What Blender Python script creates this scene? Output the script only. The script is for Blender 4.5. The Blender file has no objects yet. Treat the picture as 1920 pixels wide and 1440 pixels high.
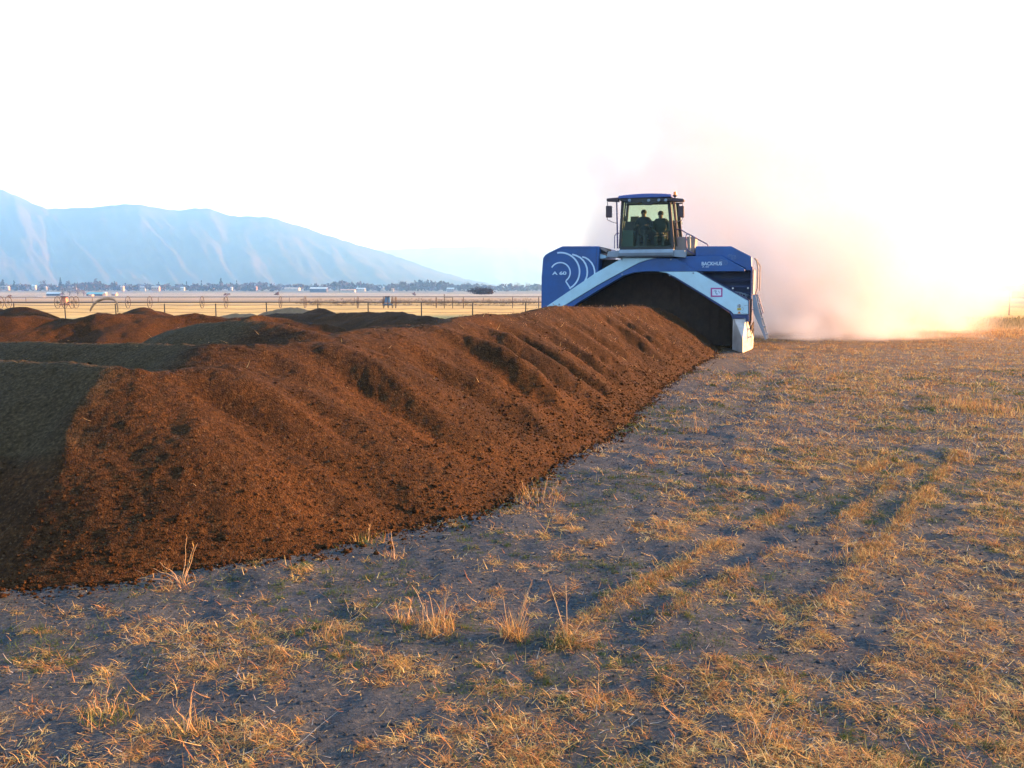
import bpy, bmesh, math, random
import numpy as np
from mathutils import Vector, Matrix
R = math.radians
random.seed(7)
scene = bpy.context.scene
col = scene.collection
# ------------------------------------------------------------------ camera
CAM_H = 2.3
PITCH = math.atan(179.0/1600.0)
cam_data = bpy.data.cameras.new('camera'); cam_data.lens = 30.0; cam_data.sensor_width = 36.0
cam_data.clip_start = 0.1; cam_data.clip_end = 60000
cam = bpy.data.objects.new('camera', cam_data); col.objects.link(cam)
cam.location = (0, 0, CAM_H); cam.rotation_euler = (math.pi/2 - PITCH, 0, 0)
scene.camera = cam
CP, SP = math.cos(PITCH), math.sin(PITCH)
def ray(px, py):
    a = (px-960.0)/1600.0; b = (720.0-py)/1600.0
    return (a, CP + b*SP, -SP + b*CP)
def G(px, py, z=0.0):                       # where a photo pixel meets a level at height z
    d = ray(px, py); k = (z-CAM_H)/d[2]
    return (d[0]*k, d[1]*k, z)
def P(px, py, Y):                           # photo pixel at depth Y
    d = ray(px, py); k = Y/d[1]
    return (d[0]*k, Y, CAM_H + d[2]*k)
# ------------------------------------------------------------------ tags
def tag(o, label=None, cat=None, group=None, kind=None):
    if label: o['label'] = label
    if cat: o['category'] = cat
    if group: o['group'] = group
    if kind: o['kind'] = kind
    return o
def empty(name, loc=(0, 0, 0), rz=0.0, label=None, cat=None, group=None):
    o = bpy.data.objects.new(name, None); col.objects.link(o)
    o.location = loc; o.rotation_euler = (0, 0, rz); o.empty_display_size = 0.2
    return tag(o, label, cat, group)
def link_mesh(name, me, material=None, parent=None, smooth=False):
    if material is not None: me.materials.append(material)
    o = bpy.data.objects.new(name, me); col.objects.link(o)
    if parent is not None: o.parent = parent
    if smooth: me.polygons.foreach_set('use_smooth', np.ones(len(me.polygons), dtype=bool))
    return o
def np_mesh(name, V, F, color=None):
    """V (n,3); F (m,k) with constant k"""
    me = bpy.data.meshes.new(name)
    V = np.asarray(V, dtype=np.float32); F = np.asarray(F, dtype=np.int32)
    k = F.shape[1]
    me.vertices.add(len(V)); me.vertices.foreach_set('co', V.ravel())
    me.loops.add(F.size); me.loops.foreach_set('vertex_index', F.ravel())
    me.polygons.add(len(F)); me.polygons.foreach_set('loop_start', np.arange(len(F), dtype=np.int32)*k)
    if color is not None:
        at = me.color_attributes.new('tint', 'FLOAT_COLOR', 'POINT')
        c = np.ones((len(V), 4), dtype=np.float32); c[:, :3] = color
        at.data.foreach_set('color', c.ravel())
    me.update(calc_edges=True)
    return me
# ------------------------------------------------------------------ noise
def _hash(ix, iy, seed):
    h = (ix.astype(np.int64)*374761393 + iy.astype(np.int64)*668265263 + seed*1442695041) & 0xFFFFFFFF
    h = ((h ^ (h >> 13))*1274126177) & 0xFFFFFFFF
    h = h ^ (h >> 16)
    return (h & 0xFFFFFF)/float(0xFFFFFF)
def vn(x, y, seed=0):
    x = np.asarray(x, dtype=np.float64); y = np.asarray(y, dtype=np.float64)
    ix = np.floor(x); iy = np.floor(y); fx = x-ix; fy = y-iy
    fx = fx*fx*fx*(fx*(fx*6-15)+10); fy = fy*fy*fy*(fy*(fy*6-15)+10)
    a = _hash(ix, iy, seed); b = _hash(ix+1, iy, seed); c = _hash(ix, iy+1, seed); d = _hash(ix+1, iy+1, seed)
    return ((a*(1-fx)+b*fx)*(1-fy) + (c*(1-fx)+d*fx)*fy)*2-1
def fbm(x, y, octv=4, seed=0, gain=0.5):
    s = 0; a = 1.0; n = 0
    for i in range(octv):
        s = s + a*vn(x*2.03**i + 17.3*i, y*2.03**i - 9.1*i, seed+i); n += a; a *= gain
    return s/n
# ------------------------------------------------------------------ materials
def new_mat(name):
    m = bpy.data.materials.new(name); m.use_nodes = True
    nt = m.node_tree; nt.nodes.clear()
    out = nt.nodes.new('ShaderNodeOutputMaterial'); b = nt.nodes.new('ShaderNodeBsdfPrincipled')
    nt.links.new(b.outputs[0], out.inputs['Surface'])
    return m, nt, b
def N(nt, t, **kw):
    n = nt.nodes.new(t)
    for k, v in kw.items():
        if hasattr(n, k): setattr(n, k, v)
        else: n.inputs[k].default_value = v
    return n
def ramp(nt, fac, stops):
    r = nt.nodes.new('ShaderNodeValToRGB'); el = r.color_ramp.elements
    while len(el) < len(stops): el.new(0.5)
    for e, (p, c) in zip(el, stops):
        e.position = p; e.color = tuple(c) + (1,) if len(c) == 3 else c
    nt.links.new(fac, r.inputs[0]); return r.outputs[0]
def mixc(nt, fac, a, b, mode='MIX'):
    m = nt.nodes.new('ShaderNodeMix'); m.data_type = 'RGBA'; m.blend_type = mode
    for sock, v in ((m.inputs[0], fac), (m.inputs[6], a), (m.inputs[7], b)):
        if isinstance(v, (int, float)): sock.default_value = v
        elif isinstance(v, tuple): sock.default_value = v + (1,) if len(v) == 3 else v
        else: nt.links.new(v, sock)
    return m.outputs[2]
def simple(name, c, rough=0.5, metal=0.0, var=0.12, scale=6.0, bump=0.0, spec=0.5, dirt=None, dirt_amt=0.0):
    """painted / plain surface with a little mottling, roughness breakup and optional dust patches"""
    m, nt, b = new_mat(name)
    tc = N(nt, 'ShaderNodeTexCoord'); no = N(nt, 'ShaderNodeTexNoise', Scale=scale, Detail=5.0, Roughness=0.6)
    nt.links.new(tc.outputs['Object'], no.inputs['Vector'])
    lo = tuple(x*(1-var) for x in c); hi = tuple(min(1, x*(1+var)) for x in c)
    cc = ramp(nt, no.outputs[0], [(0.3, lo), (0.7, hi)])
    if dirt is not None:
        n2 = N(nt, 'ShaderNodeTexNoise', Scale=scale*0.35, Detail=8.0, Roughness=0.7)
        nt.links.new(tc.outputs['Object'], n2.inputs['Vector'])
        f = ramp(nt, n2.outputs[0], [(0.42, (0, 0, 0)), (0.75, (dirt_amt,)*3)])
        cc = mixc(nt, f, cc, dirt)
    nt.links.new(cc, b.inputs['Base Color'])
    rr = ramp(nt, no.outputs[0], [(0.2, (max(0, rough-.08),)*3), (0.8, (min(1, rough+.1),)*3)])
    nt.links.new(rr, b.inputs['Roughness'])
    b.inputs['Metallic'].default_value = metal
    b.inputs['Specular IOR Level'].default_value = spec
    if bump > 0:
        bp = N(nt, 'ShaderNodeBump', Strength=bump, Distance=0.02)
        nt.links.new(no.outputs[0], bp.inputs['Height']); nt.links.new(bp.outputs[0], b.inputs['Normal'])
    return m
def tint_mat(name, rough=0.8, transl=0.3, spec=0.2, bump=0.0, bscale=30):
    """colour comes from the mesh's own per-blade tint"""
    m, nt, b = new_mat(name)
    at = N(nt, 'ShaderNodeAttribute'); at.attribute_name = 'tint'
    nt.links.new(at.outputs['Color'], b.inputs['Base Color'])
    b.inputs['Roughness'].default_value = rough; b.inputs['Specular IOR Level'].default_value = spec
    if transl > 0:
        tr = N(nt, 'ShaderNodeBsdfTranslucent'); nt.links.new(at.outputs['Color'], tr.inputs[0])
        mx = N(nt, 'ShaderNodeMixShader'); mx.inputs[0].default_value = transl
        out = [n for n in nt.nodes if n.type == 'OUTPUT_MATERIAL'][0]
        nt.links.new(b.outputs[0], mx.inputs[1]); nt.links.new(tr.outputs[0], mx.inputs[2]); nt.links.new(mx.outputs[0], out.inputs['Surface'])
    return m
# ------------------------------------------------------------------ small mesh builders (lists, joined into one mesh per part)
class MB:
    def __init__(s): s.v = []; s.f = []
    def add(s, vs, fs):
        n = len(s.v); s.v += [tuple(v) for v in vs]; s.f += [tuple(i+n for i in f) for f in fs]; return s
    def box(s, x0, x1, y0, y1, z0, z1, taper=0.0):
        t = taper
        return s.add([(x0, y0, z0), (x1, y0, z0), (x1, y1, z0), (x0, y1, z0), (x0+t, y0+t, z1), (x1-t, y0+t, z1), (x1-t, y1-t, z1), (x0+t, y1-t, z1)],
                     [(0, 3, 2, 1), (4, 5, 6, 7), (0, 1, 5, 4), (1, 2, 6, 5), (2, 3, 7, 6), (3, 0, 4, 7)])
    def prism(s, poly, y0, y1):
        """poly: (x,z) outline seen from the front (counter-clockwise or not), extruded from y0 (front) to y1"""
        a = sum(poly[i][0]*poly[(i+1) % len(poly)][1]-poly[(i+1) % len(poly)][0]*poly[i][1] for i in range(len(poly)))
        if a < 0: poly = poly[::-1]
        n = len(poly)
        vs = [(x, y0, z) for x, z in poly] + [(x, y1, z) for x, z in poly]
        fs = [tuple(range(n)), tuple(range(2*n-1, n-1, -1))]
        fs += [(i, n+i, n+(i+1) % n, (i+1) % n) for i in range(n)]
        return s.add(vs, fs)
    def tube(s, pts, r, seg=8, cap=True):
        pts = [Vector(p) for p in pts]; rs = r if isinstance(r, (list, tuple)) else [r]*len(pts)
        rings = []; up = None
        for i, p in enumerate(pts):
            t = (pts[min(i+1, len(pts)-1)]-pts[max(i-1, 0)]).normalized()
            if up is None:
                up = Vector((0, 0, 1)) if abs(t.z) < .9 else Vector((1, 0, 0))
            a = t.cross(up); 
            if a.length < 1e-4: a = t.orthogonal()
            a.normalize(); b = a.cross(t).normalized(); up = b
            rings.append([p + (a*math.cos(2*math.pi*k/seg) + b*math.sin(2*math.pi*k/seg))*rs[i] for k in range(seg)])
        vs = [v for rg in rings for v in rg]; fs = []
        for i in range(len(rings)-1):
            for k in range(seg):
                k2 = (k+1) % seg
                fs.append((i*seg+k, i*seg+k2, (i+1)*seg+k2, (i+1)*seg+k))
        if cap:
            fs.append(tuple(range(seg-1, -1, -1))); fs.append(tuple((len(rings)-1)*seg+k for k in range(seg)))
        return s.add(vs, fs)
    def lathe(s, prof, c=(0, 0, 0), axis='z', seg=20):
        vs = []; fs = []
        for r_, h in prof:
            for k in range(seg):
                a = 2*math.pi*k/seg; u, w = r_*math.cos(a), r_*math.sin(a)
                v = {'z': (u, w, h), 'x': (h, u, w), 'y': (w, h, u)}[axis]
                vs.append((v[0]+c[0], v[1]+c[1], v[2]+c[2]))
        for i in range(len(prof)-1):
            for k in range(seg):
                k2 = (k+1) % seg; fs.append((i*seg+k, i*seg+k2, (i+1)*seg+k2, (i+1)*seg+k))
        fs.append(tuple(range(seg-1, -1, -1))); fs.append(tuple((len(prof)-1)*seg+k for k in range(seg)))
        return s.add(vs, fs)
    def build(s, name, mat, parent=None, bevel=0.0, smooth=False, segs=2):
        me = bpy.data.meshes.new(name); me.from_pydata(s.v, [], s.f); me.validate(); me.update()
        o = link_mesh(name, me, mat, parent)
        if smooth:
            me.polygons.foreach_set('use_smooth', np.ones(len(me.polygons), dtype=bool))
            try: me.set_sharp_from_angle(angle=R(40))
            except Exception: pass
        if bevel > 0:
            b = o.modifiers.new('edge', 'BEVEL'); b.width = bevel; b.segments = segs; b.limit_method = 'ANGLE'; b.angle_limit = R(35); b.harden_normals = False
        return o
# ------------------------------------------------------------------ sun, sky, exposure
SUN_AZ, SUN_EL = R(78), R(9.5)              # azimuth from +Y towards +X
world = bpy.data.worlds.new('World'); scene.world = world; world.use_nodes = True
wn = world.node_tree; bg = wn.nodes.get('Background') or wn.nodes.new('ShaderNodeBackground')
sky = wn.nodes.new('ShaderNodeTexSky'); sky.sky_type = 'NISHITA'; sky.sun_disc = False
sky.sun_elevation = SUN_EL; sky.sun_rotation = SUN_AZ; sky.air_density = 1.0; sky.dust_density = 0.6; sky.ozone_density = 2.0
hs = wn.nodes.new('ShaderNodeHueSaturation'); hs.inputs['Saturation'].default_value = .7; wn.links.new(sky.outputs[0], hs.inputs['Color']); mxw = wn.nodes.new('ShaderNodeMix'); mxw.data_type = 'RGBA'; mxw.inputs[0].default_value = .62; wn.links.new(hs.outputs[0], mxw.inputs[6]); mxw.inputs[7].default_value = (1.22, 1.92, 3.1, 1); wn.links.new(mxw.outputs[2], bg.inputs[0]); bg.inputs[1].default_value = 0.115
sd = bpy.data.lights.new('sun', 'SUN'); sd.energy = 5.0; sd.angle = R(0.6); sd.color = (1.0, 0.62, 0.34)
so = bpy.data.objects.new('sun', sd); col.objects.link(so)
sv = Vector((math.sin(SUN_AZ)*math.cos(SUN_EL), math.cos(SUN_AZ)*math.cos(SUN_EL), math.sin(SUN_EL)))
so.rotation_euler = sv.to_track_quat('Z', 'Y').to_euler(); so.location = (40, 10, 30)
scene.view_settings.view_transform = 'Standard'; scene.view_settings.look = 'None'
scene.view_settings.exposure = 2.6; scene.view_settings.gamma = 1.0
cy = scene.cycles
cy.use_denoising = True
try: cy.denoiser = 'OPENIMAGEDENOISE'
except Exception: pass
cy.max_bounces = 12; cy.diffuse_bounces = 3; cy.glossy_bounces = 3; cy.transmission_bounces = 6; cy.transparent_max_bounces = 16
cy.volume_bounces = 9; cy.volume_max_steps = 256; cy.volume_step_rate = 1.0
cy.sample_clamp_indirect = 8.0
# ------------------------------------------------------------------ ground shape
def seg_dist(x, y, a, b):
    ax, ay = a[0], a[1]; dx, dy = b[0]-ax, b[1]-ay; L2 = dx*dx+dy*dy
    t = np.clip(((x-ax)*dx+(y-ay)*dy)/L2, 0, 1)
    return np.hypot(x-(ax+t*dx), y-(ay+t*dy)), t
TYRE = [[G(1050, 1190), G(1300, 1053), G(1480, 955), G(1700, 850)],
        [G(1220, 1172), G(1370, 1088), G(1530, 1000)],
        [G(1500, 1200), G(1680, 990), G(1800, 850)],
        [G(1560, 1000), G(1735, 860)]]
RUT = [G(1493, 655), G(1462, 700), G(1420, 745), G(1330, 800)]
BANK = [(22.5, 52.0), (90.0, 56.0)]
def far_z(d):
    return np.interp(d, [0, 130, 300, 900, 1600, 2600, 60000], [0, 0, -1.2, -5.6, -2.0, -1.0, -1.0])
def ground_z(x, y):
    x = np.asarray(x, dtype=np.float64); y = np.asarray(y, dtype=np.float64)
    d = np.hypot(x, y); near = np.clip((60-d)/40, 0, 1)
    z = far_z(d)
    z = z + near*(0.035*fbm(x*0.9, y*0.9, 3, 11) + 0.028*fbm(x*3.1, y*3.1, 3, 23) + 0.018*np.abs(fbm(x*11, y*11, 2, 31)))
    for ln in TYRE:
        for a, b in zip(ln, ln[1:]):
            ds, t = seg_dist(x, y, a, b)
            m = 0.75 + 0.6*fbm(x*2.2, y*2.2, 2, 57)
            z = z + 0.032*m*np.exp(-(ds/0.09)**2) - 0.006*np.exp(-((ds-0.28)/0.13)**2)
    for a, b in zip(RUT, RUT[1:]):
        ds, t = seg_dist(x, y, a, b)
        z = z - 0.04*np.exp(-(ds/0.28)**2) + 0.025*np.exp(-((ds-0.6)/0.2)**2)
    ds, t = seg_dist(x, y, BANK[0], BANK[1])
    z = z + 0.45*np.exp(-(ds/1.6)**2)
    return z
def grow(a, b, step, end, ratio):
    out = list(np.arange(a, b, step)); s = step; v = out[-1]
    while v < end: s = min(s*ratio, (end)/6); v += s; out.append(v)
    return out
xs_pos = grow(9.0, 9.1, .06, 14000, 1.06)
xs_neg = [-v for v in grow(5.0, 5.1, .06, 14000, 1.06)][::-1]
xs = np.array(xs_neg + list(np.arange(-4.95, 8.95, .045)) + xs_pos)
ys = np.array([-v for v in grow(0.5, 2.0, .5, 14000, 1.5)][::-1] + [0, 1.0, 2.0, 2.6] + list(np.arange(3.0, 12, .045)) + grow(12.0, 12.1, .06, 14000, 1.022))
XX, YY = np.meshgrid(xs, ys)
ZZ = ground_z(XX, YY)
nx, ny = len(xs), len(ys)
idx = np.arange(nx*ny).reshape(ny, nx)
F = np.stack([idx[:-1, :-1], idx[:-1, 1:], idx[1:, 1:], idx[1:, :-1]], -1).reshape(-1, 4)
gm = np_mesh('ground', np.stack([XX, YY, ZZ], -1).reshape(-1, 3), F)
m, nt, b = new_mat('dry_field_soil')
geo = N(nt, 'ShaderNodeNewGeometry'); sep = N(nt, 'ShaderNodeSeparateXYZ'); nt.links.new(geo.outputs['Position'], sep.inputs[0])
pos = geo.outputs['Position']
def noise(nt, vec, scale, detail=6, rough=0.6, stretch=None):
    n = N(nt, 'ShaderNodeTexNoise', Scale=scale, Detail=float(detail), Roughness=rough)
    if stretch:
        mp_ = N(nt, 'ShaderNodeMapping'); mp_.inputs['Scale'].default_value = stretch; nt.links.new(vec, mp_.inputs[0]); vec = mp_.outputs[0]
    nt.links.new(vec, n.inputs['Vector']); return n.outputs[0]
fine = noise(nt, pos, 30, 7, .7); mid = noise(nt, pos, 2.2, 6, .65); big = noise(nt, pos, .35, 4)
soil = ramp(nt, mid, [(0.3, (.024, .034, .046)), (0.52, (.041, .054, .069)), (0.7, (.066, .077, .088))])
chaff = ramp(nt, fine, [(0.45, (.020, .027, .037)), (0.56, (.064, .068, .072)), (0.68, (.20, .16, .11))])
nearc = mixc(nt, 0.5, soil, chaff)
gr = ramp(nt, big, [(0.45, (0, 0, 0)), (0.7, (0.175, 0.175, 0.175))])
nearc = mixc(nt, gr, nearc, (0.050, 0.050, 0.022))
# broad bands of stubble, hay meadow and plough land farther out
wob = N(nt, 'ShaderNodeMath', operation='MULTIPLY'); nt.links.new(noise(nt, pos, .004, 3, .5), wob.inputs[0]); wob.inputs[1].default_value = 0.35
lg = N(nt, 'ShaderNodeMath', operation='LOGARITHM'); nt.links.new(sep.outputs[1], lg.inputs[0]); lg.inputs[1].default_value = 10.0
ad = N(nt, 'ShaderNodeMath', operation='ADD'); nt.links.new(lg.outputs[0], ad.inputs[0]); nt.links.new(wob.outputs[0], ad.inputs[1])
sb = N(nt, 'ShaderNodeMath', operation='SUBTRACT'); nt.links.new(ad.outputs[0], sb.inputs[0]); sb.inputs[1].default_value = 1.5+.175
dv = N(nt, 'ShaderNodeMath', operation='DIVIDE'); nt.links.new(sb.outputs[0], dv.inputs[0]); dv.inputs[1].default_value = 2.0
def L(y): return (math.log10(y)-1.5)/2.0
gold = (.45, .32, .12)
bands = ramp(nt, dv.outputs[0], [(L(40), (.15, .10, .055)), (L(50), (.30, .21, .09)), (L(58), gold), (L(104), (.43, .30, .11)), (L(112), (.30, .22, .10)), (L(135), (.42, .29, .11)), (L(160), (.17, .14, .10)),
                         (L(230), (.28, .20, .12)), (L(330), (.33, .24, .15)), (L(430), (.18, .16, .12)), (L(620), (.34, .26, .17)), (L(780), (.15, .14, .12)), (L(1000), (.28, .23, .16)), (L(1300), (.12, .12, .10))])
fn = noise(nt, pos, .12, 6, .7, (1, .25, 1)); bn = ramp(nt, fn, [(.3, (.72, .72, .72)), (.7, (1.18, 1.18, 1.18))])
bands = mixc(nt, 1.0, bands, bn, 'MULTIPLY')
mr = N(nt, 'ShaderNodeMapRange'); nt.links.new(sep.outputs[1], mr.inputs[0]); mr.inputs[1].default_value = 15; mr.inputs[2].default_value = 52
nt.links.new(mixc(nt, mr.outputs[0], nearc, bands), b.inputs['Base Color'])
b.inputs['Roughness'].default_value = 0.95; b.inputs['Specular IOR Level'].default_value = 0.15
bp = N(nt, 'ShaderNodeBump', Strength=1.0, Distance=0.022); nt.links.new(noise(nt, pos, 45, 6, .7), bp.inputs['Height']); nt.links.new(bp.outputs[0], b.inputs['Normal'])
MAT_SOIL = m
ground = link_mesh('ground', gm, m, smooth=True); tag(ground, 'flat dry farm field reaching to the far valley', 'ground', kind='structure')
# ------------------------------------------------------------------ windrows: union of angle-of-repose ridges
FOOT = [(-7.5, 6.1), G(-220, 1125)[:2], G(0, 1113)[:2], G(250, 1092)[:2], G(470, 1063)[:2], G(700, 1020)[:2], G(830, 1003)[:2], G(955, 968)[:2], G(1010, 905)[:2], G(1040, 872)[:2], G(1108, 838)[:2],
        G(1172, 800)[:2], G(1215, 752)[:2], G(1262, 715)[:2], G(1332, 672)[:2], G(1350, 657)[:2]]
def foot_dist(c):
    best = 1e9
    for a, b in zip(FOOT, FOOT[1:]):
        d, t = seg_dist(np.array([c[0]]), np.array([c[1]]), a, b); best = min(best, float(d[0]))
    return best
def inside_foot(x, y):
    """signed distance to the foot line, positive on the pile's side"""
    best = np.full(np.shape(x), 1e9); sg = np.ones(np.shape(x))
    pts = FOOT + [(7.6, 36.0), (8.6, 40.0)]
    for a, b in zip(pts, pts[1:]):
        d, t = seg_dist(x, y, a, b); c = (b[0]-a[0])*(y-a[1])-(b[1]-a[1])*(x-a[0])
        m = d < best; best = np.where(m, d, best); sg = np.where(m, np.sign(c), sg)
    return best*sg
def ridge(x, y, nodes, r=0.35):
    out = np.full(np.shape(x), -50.0)
    for a, b in zip(nodes, nodes[1:]):
        d, t = seg_dist(x, y, a, b)
        z = a[2]*(1-t)+b[2]*t; k = a[3]*(1-t)+b[3]*t; rr = r
        out = np.maximum(out, z - k*(np.sqrt(d*d+rr*rr)-rr))
    return out
def smax(a, b, k=0.07):
    h = np.clip(0.5+0.5*(a-b)/k, 0, 1)
    return a*h + b*(1-h) + k*h*(1-h)
def crest(px, py, Y, rr=0.35, kk=None):
    p = P(px, py, Y); d = foot_dist(p); z = p[2]
    k = kk if kk else z/max(0.6, (math.sqrt(d*d+rr*rr)-rr))
    return (p[0], p[1], z, k)
T0 = [crest(165, 885, 7.5, kk=.6), crest(60, 868, 7.7, kk=.6), crest(-60, 864, 7.95, kk=.6), (-8.5, 9.3, .72, .6)]
T1 = [crest(250, 688, 8.4), crest(110, 680, 8.85, kk=.66), crest(0, 676, 9.2, kk=.66), (-9.5, 11.2, 1.53, .62), (-13, 13, 1.5, .6)]
T1b = [crest(250, 688, 8.4), crest(330, 692, 8.75), crest(430, 688, 9.2)]
T2 = [crest(398, 648, 10.1), crest(250, 644, 10.7, kk=.66), crest(110, 643, 11.3, kk=.66), (-10, 13.2, 1.5, .62)]
T2b = [crest(398, 648, 10.1), crest(520, 645, 10.5), crest(620, 648, 10.9)]
T3 = [crest(570, 620, 11.4), crest(510, 604, 11.8, kk=.6), crest(440, 600, 12.2, kk=.6), crest(380, 607, 12.7, kk=.6), crest(330, 620, 13.2, kk=.6)]
T4 = [crest(620, 628, 11.6), crest(690, 618, 12.6), crest(800, 612, 14.0), crest(860, 599, 15.5), crest(900, 589, 16.5), crest(960, 590, 18), crest(1005, 583, 19.5), crest(1040, 574, 20.6), crest(1100, 575, 23.5), crest(1150, 577, 26.5), crest(1185, 573, 28.6), crest(1192, 574, 29.4), (5.4, 31.4, 1.6, .72), (6.5, 35, 1.4, .72)]
T4L = [crest(818, 612, 13.9, kk=.55), crest(760, 610, 14.3, kk=.55), crest(700, 613, 14.8, kk=.55)]
T5L = [crest(985, 589, 18.4, kk=.6), crest(910, 588, 19.2, kk=.6), crest(850, 596, 19.8, kk=.6)]
def windrow_z(x, y):
    wx = x + 0.22*fbm(x*.7, y*.7, 3, 71); wy = y + 0.22*fbm(x*.7+40, y*.7, 3, 73)
    z = ridge(wx, wy, T4, .4)
    wx2 = x + .10*fbm(x*.8, y*.8, 3, 75); wy2 = y + .10*fbm(x*.8+40, y*.8, 3, 77)
    for T in (T0, T1, T1b, T2, T2b, T3, T4L, T5L): z = smax(z, ridge(wx2, wy2, T, .12 if T in (T0, T1, T2) else .28), .05)
    # overlapping slides of material left by each pass, running down the right flank
    s = x*.32 + y*.947; t = x*.947 - y*.32
    q = s - 0.08*t + 0.55*fbm(s*.35, t*.25, 2, 91)
    ph = q/1.55 + .45*vn(q*.27, t*.05, 5); fr = ph-np.floor(ph)
    lobe = np.where(fr < .3, .5-.5*np.cos(np.pi*fr/.3), .5+.5*np.cos(np.pi*(fr-.3)/.7))
    am = np.clip(.62+.4*vn(np.floor(ph)*3.7, np.floor(ph)*1.3, 6), .3, .62)*np.clip(1.1-(s-18)/30, .6, 1)
    z = np.minimum(z, .70*inside_foot(wx2+.10*fbm(x*3, y*3, 2, 79), wy2) + .02)
    flank = np.clip(z/0.85, 0, 1)*np.clip((x+4.3-.35*np.maximum(0, y-10))/1.2, 0, 1)*np.clip((1.72-z)/.5, 0.05, 1)
    nose = np.clip((s-6.2)/1.2, 0.1, 1)
    z = z + flank*nose*0.40*am*(lobe-.5)
    p2 = q/.62 + .3*vn(q*.8, t*.3, 8); l2 = .5+.5*np.cos(2*np.pi*p2)
    z = z + flank*nose*.035*(l2-.5)*np.clip(.5+vn(q*.5, t*.4, 9), 0, 1)
    rill = fbm(q*1.5, t*.28, 3, 97)
    z = z + flank*0.20*rill*nose
    return z
def compost_rough(x, y, amp=1.0):
    s = x*.32 + y*.947; t = x*.947 - y*.32
    n = 0.022*fbm(x*4, y*4, 3, 101) + 0.014*fbm(x*12, y*12, 2, 111) + 0.009*np.maximum(0, fbm(x*24, y*24, 2, 121))*2
    return amp*n
def heap_mesh(name, zf, x0, x1, yl, dx, amp=1.0, rough=compost_rough, mask=None):
    X = np.arange(x0, x1, dx); XX, YY = np.meshgrid(X, np.array(yl))
    Z0 = zf(XX, YY)
    fall = np.clip((Z0+.05)/.25, .3, 1)
    gx = np.gradient(Z0, dx, axis=1); fall = fall*np.where((gx > 0) & (Z0 > .72), np.clip(1-gx*5, .45, 1), 1)
    Z = Z0 + rough(XX, YY, amp)*fall
    gz = ground_z(XX, YY)
    keep = (Z > gz-0.06)
    if mask is not None: keep &= mask(XX, YY)
    idx = np.arange(XX.size).reshape(XX.shape)
    F = np.stack([idx[:-1, :-1], idx[:-1, 1:], idx[1:, 1:], idx[1:, :-1]], -1).reshape(-1, 4)
    kf = keep.ravel()[F].any(1); F = F[kf]
    used = np.unique(F); mp_ = np.zeros(XX.size, dtype=np.int64); mp_[used] = np.arange(len(used))
    V = np.stack([XX, YY, Z], -1).reshape(-1, 3)[used]
    return np_mesh(name, V, mp_[F])
m, nt, b = new_mat('compost'); MAT_COMPOST = m
tc = N(nt, 'ShaderNodeNewGeometry'); pos = tc.outputs['Position']
vo = N(nt, 'ShaderNodeTexVoronoi', Scale=52.0); vo.feature = 'F1'; nt.links.new(pos, vo.inputs['Vector'])
vo2 = N(nt, 'ShaderNodeTexVoronoi', Scale=120.0); nt.links.new(pos, vo2.inputs['Vector'])
a1 = noise(nt, pos, 2.2, 6, .6); a2 = noise(nt, pos, 26, 5, .65)
c1 = ramp(nt, a2, [(.3, (.012, .006, .0026)), (.5, (.040, .0185, .0066)), (.68, (.078, .037, .013))])
c2 = ramp(nt, noise(nt, pos, .9, 7, .62, (.6, 1.4, 1)), [(.36, (.62, .64, .68)), (.5, (.95, .95, .95)), (.66, (1.3, 1.22, 1.1))])
cc = mixc(nt, 1.0, c1, c2, 'MULTIPLY')
chip = N(nt, 'ShaderNodeTexVoronoi', Scale=60.0); nt.links.new(pos, chip.inputs['Vector'])
sepc = N(nt, 'ShaderNodeSeparateColor'); nt.links.new(chip.outputs['Color'], sepc.inputs[0])
cf = ramp(nt, sepc.outputs[0], [(.93, (0, 0, 0)), (.965, (.35, .35, .35))])
cc = mixc(nt, cf, cc, (.14, .09, .045))
# old settled crust on the left end of the row is dry and olive grey, not fresh brown
sx = N(nt, 'ShaderNodeSeparateXYZ'); nt.links.new(pos, sx.inputs[0])
m1 = N(nt, 'ShaderNodeMath', operation='SUBTRACT'); nt.links.new(sx.outputs[1], m1.inputs[0]); m1.inputs[1].default_value = 8.6
m2 = N(nt, 'ShaderNodeMath', operation='MULTIPLY'); nt.links.new(m1.outputs[0], m2.inputs[0]); m2.inputs[1].default_value = -.12
m3 = N(nt, 'ShaderNodeMath', operation='ADD'); nt.links.new(sx.outputs[0], m3.inputs[0]); nt.links.new(m2.outputs[0], m3.inputs[1])
m4 = N(nt, 'ShaderNodeMath', operation='MULTIPLY_ADD'); nt.links.new(a1, m4.inputs[0]); m4.inputs[1].default_value = .8; nt.links.new(m3.outputs[0], m4.inputs[2])
mrr = N(nt, 'ShaderNodeMapRange'); nt.links.new(m4.outputs[0], mrr.inputs[0]); mrr.inputs[1].default_value = -3.35; mrr.inputs[2].default_value = -3.75; mrr.inputs[3].default_value = 0; mrr.inputs[4].default_value = .9
mry = N(nt, 'ShaderNodeMapRange'); nt.links.new(sx.outputs[1], mry.inputs[0]); mry.inputs[1].default_value = 16; mry.inputs[2].default_value = 14; mrz = N(nt, 'ShaderNodeMath', operation='MULTIPLY'); nt.links.new(mrr.outputs[0], mrz.inputs[0]); nt.links.new(mry.outputs[0], mrz.inputs[1])
zn = N(nt, 'ShaderNodeMath', operation='MULTIPLY_ADD'); nt.links.new(a1, zn.inputs[0]); zn.inputs[1].default_value = .5; nt.links.new(sx.outputs[2], zn.inputs[2])
mzz = N(nt, 'ShaderNodeMapRange'); nt.links.new(zn.outputs[0], mzz.inputs[0]); mzz.inputs[1].default_value = .92; mzz.inputs[2].default_value = 1.05
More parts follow.
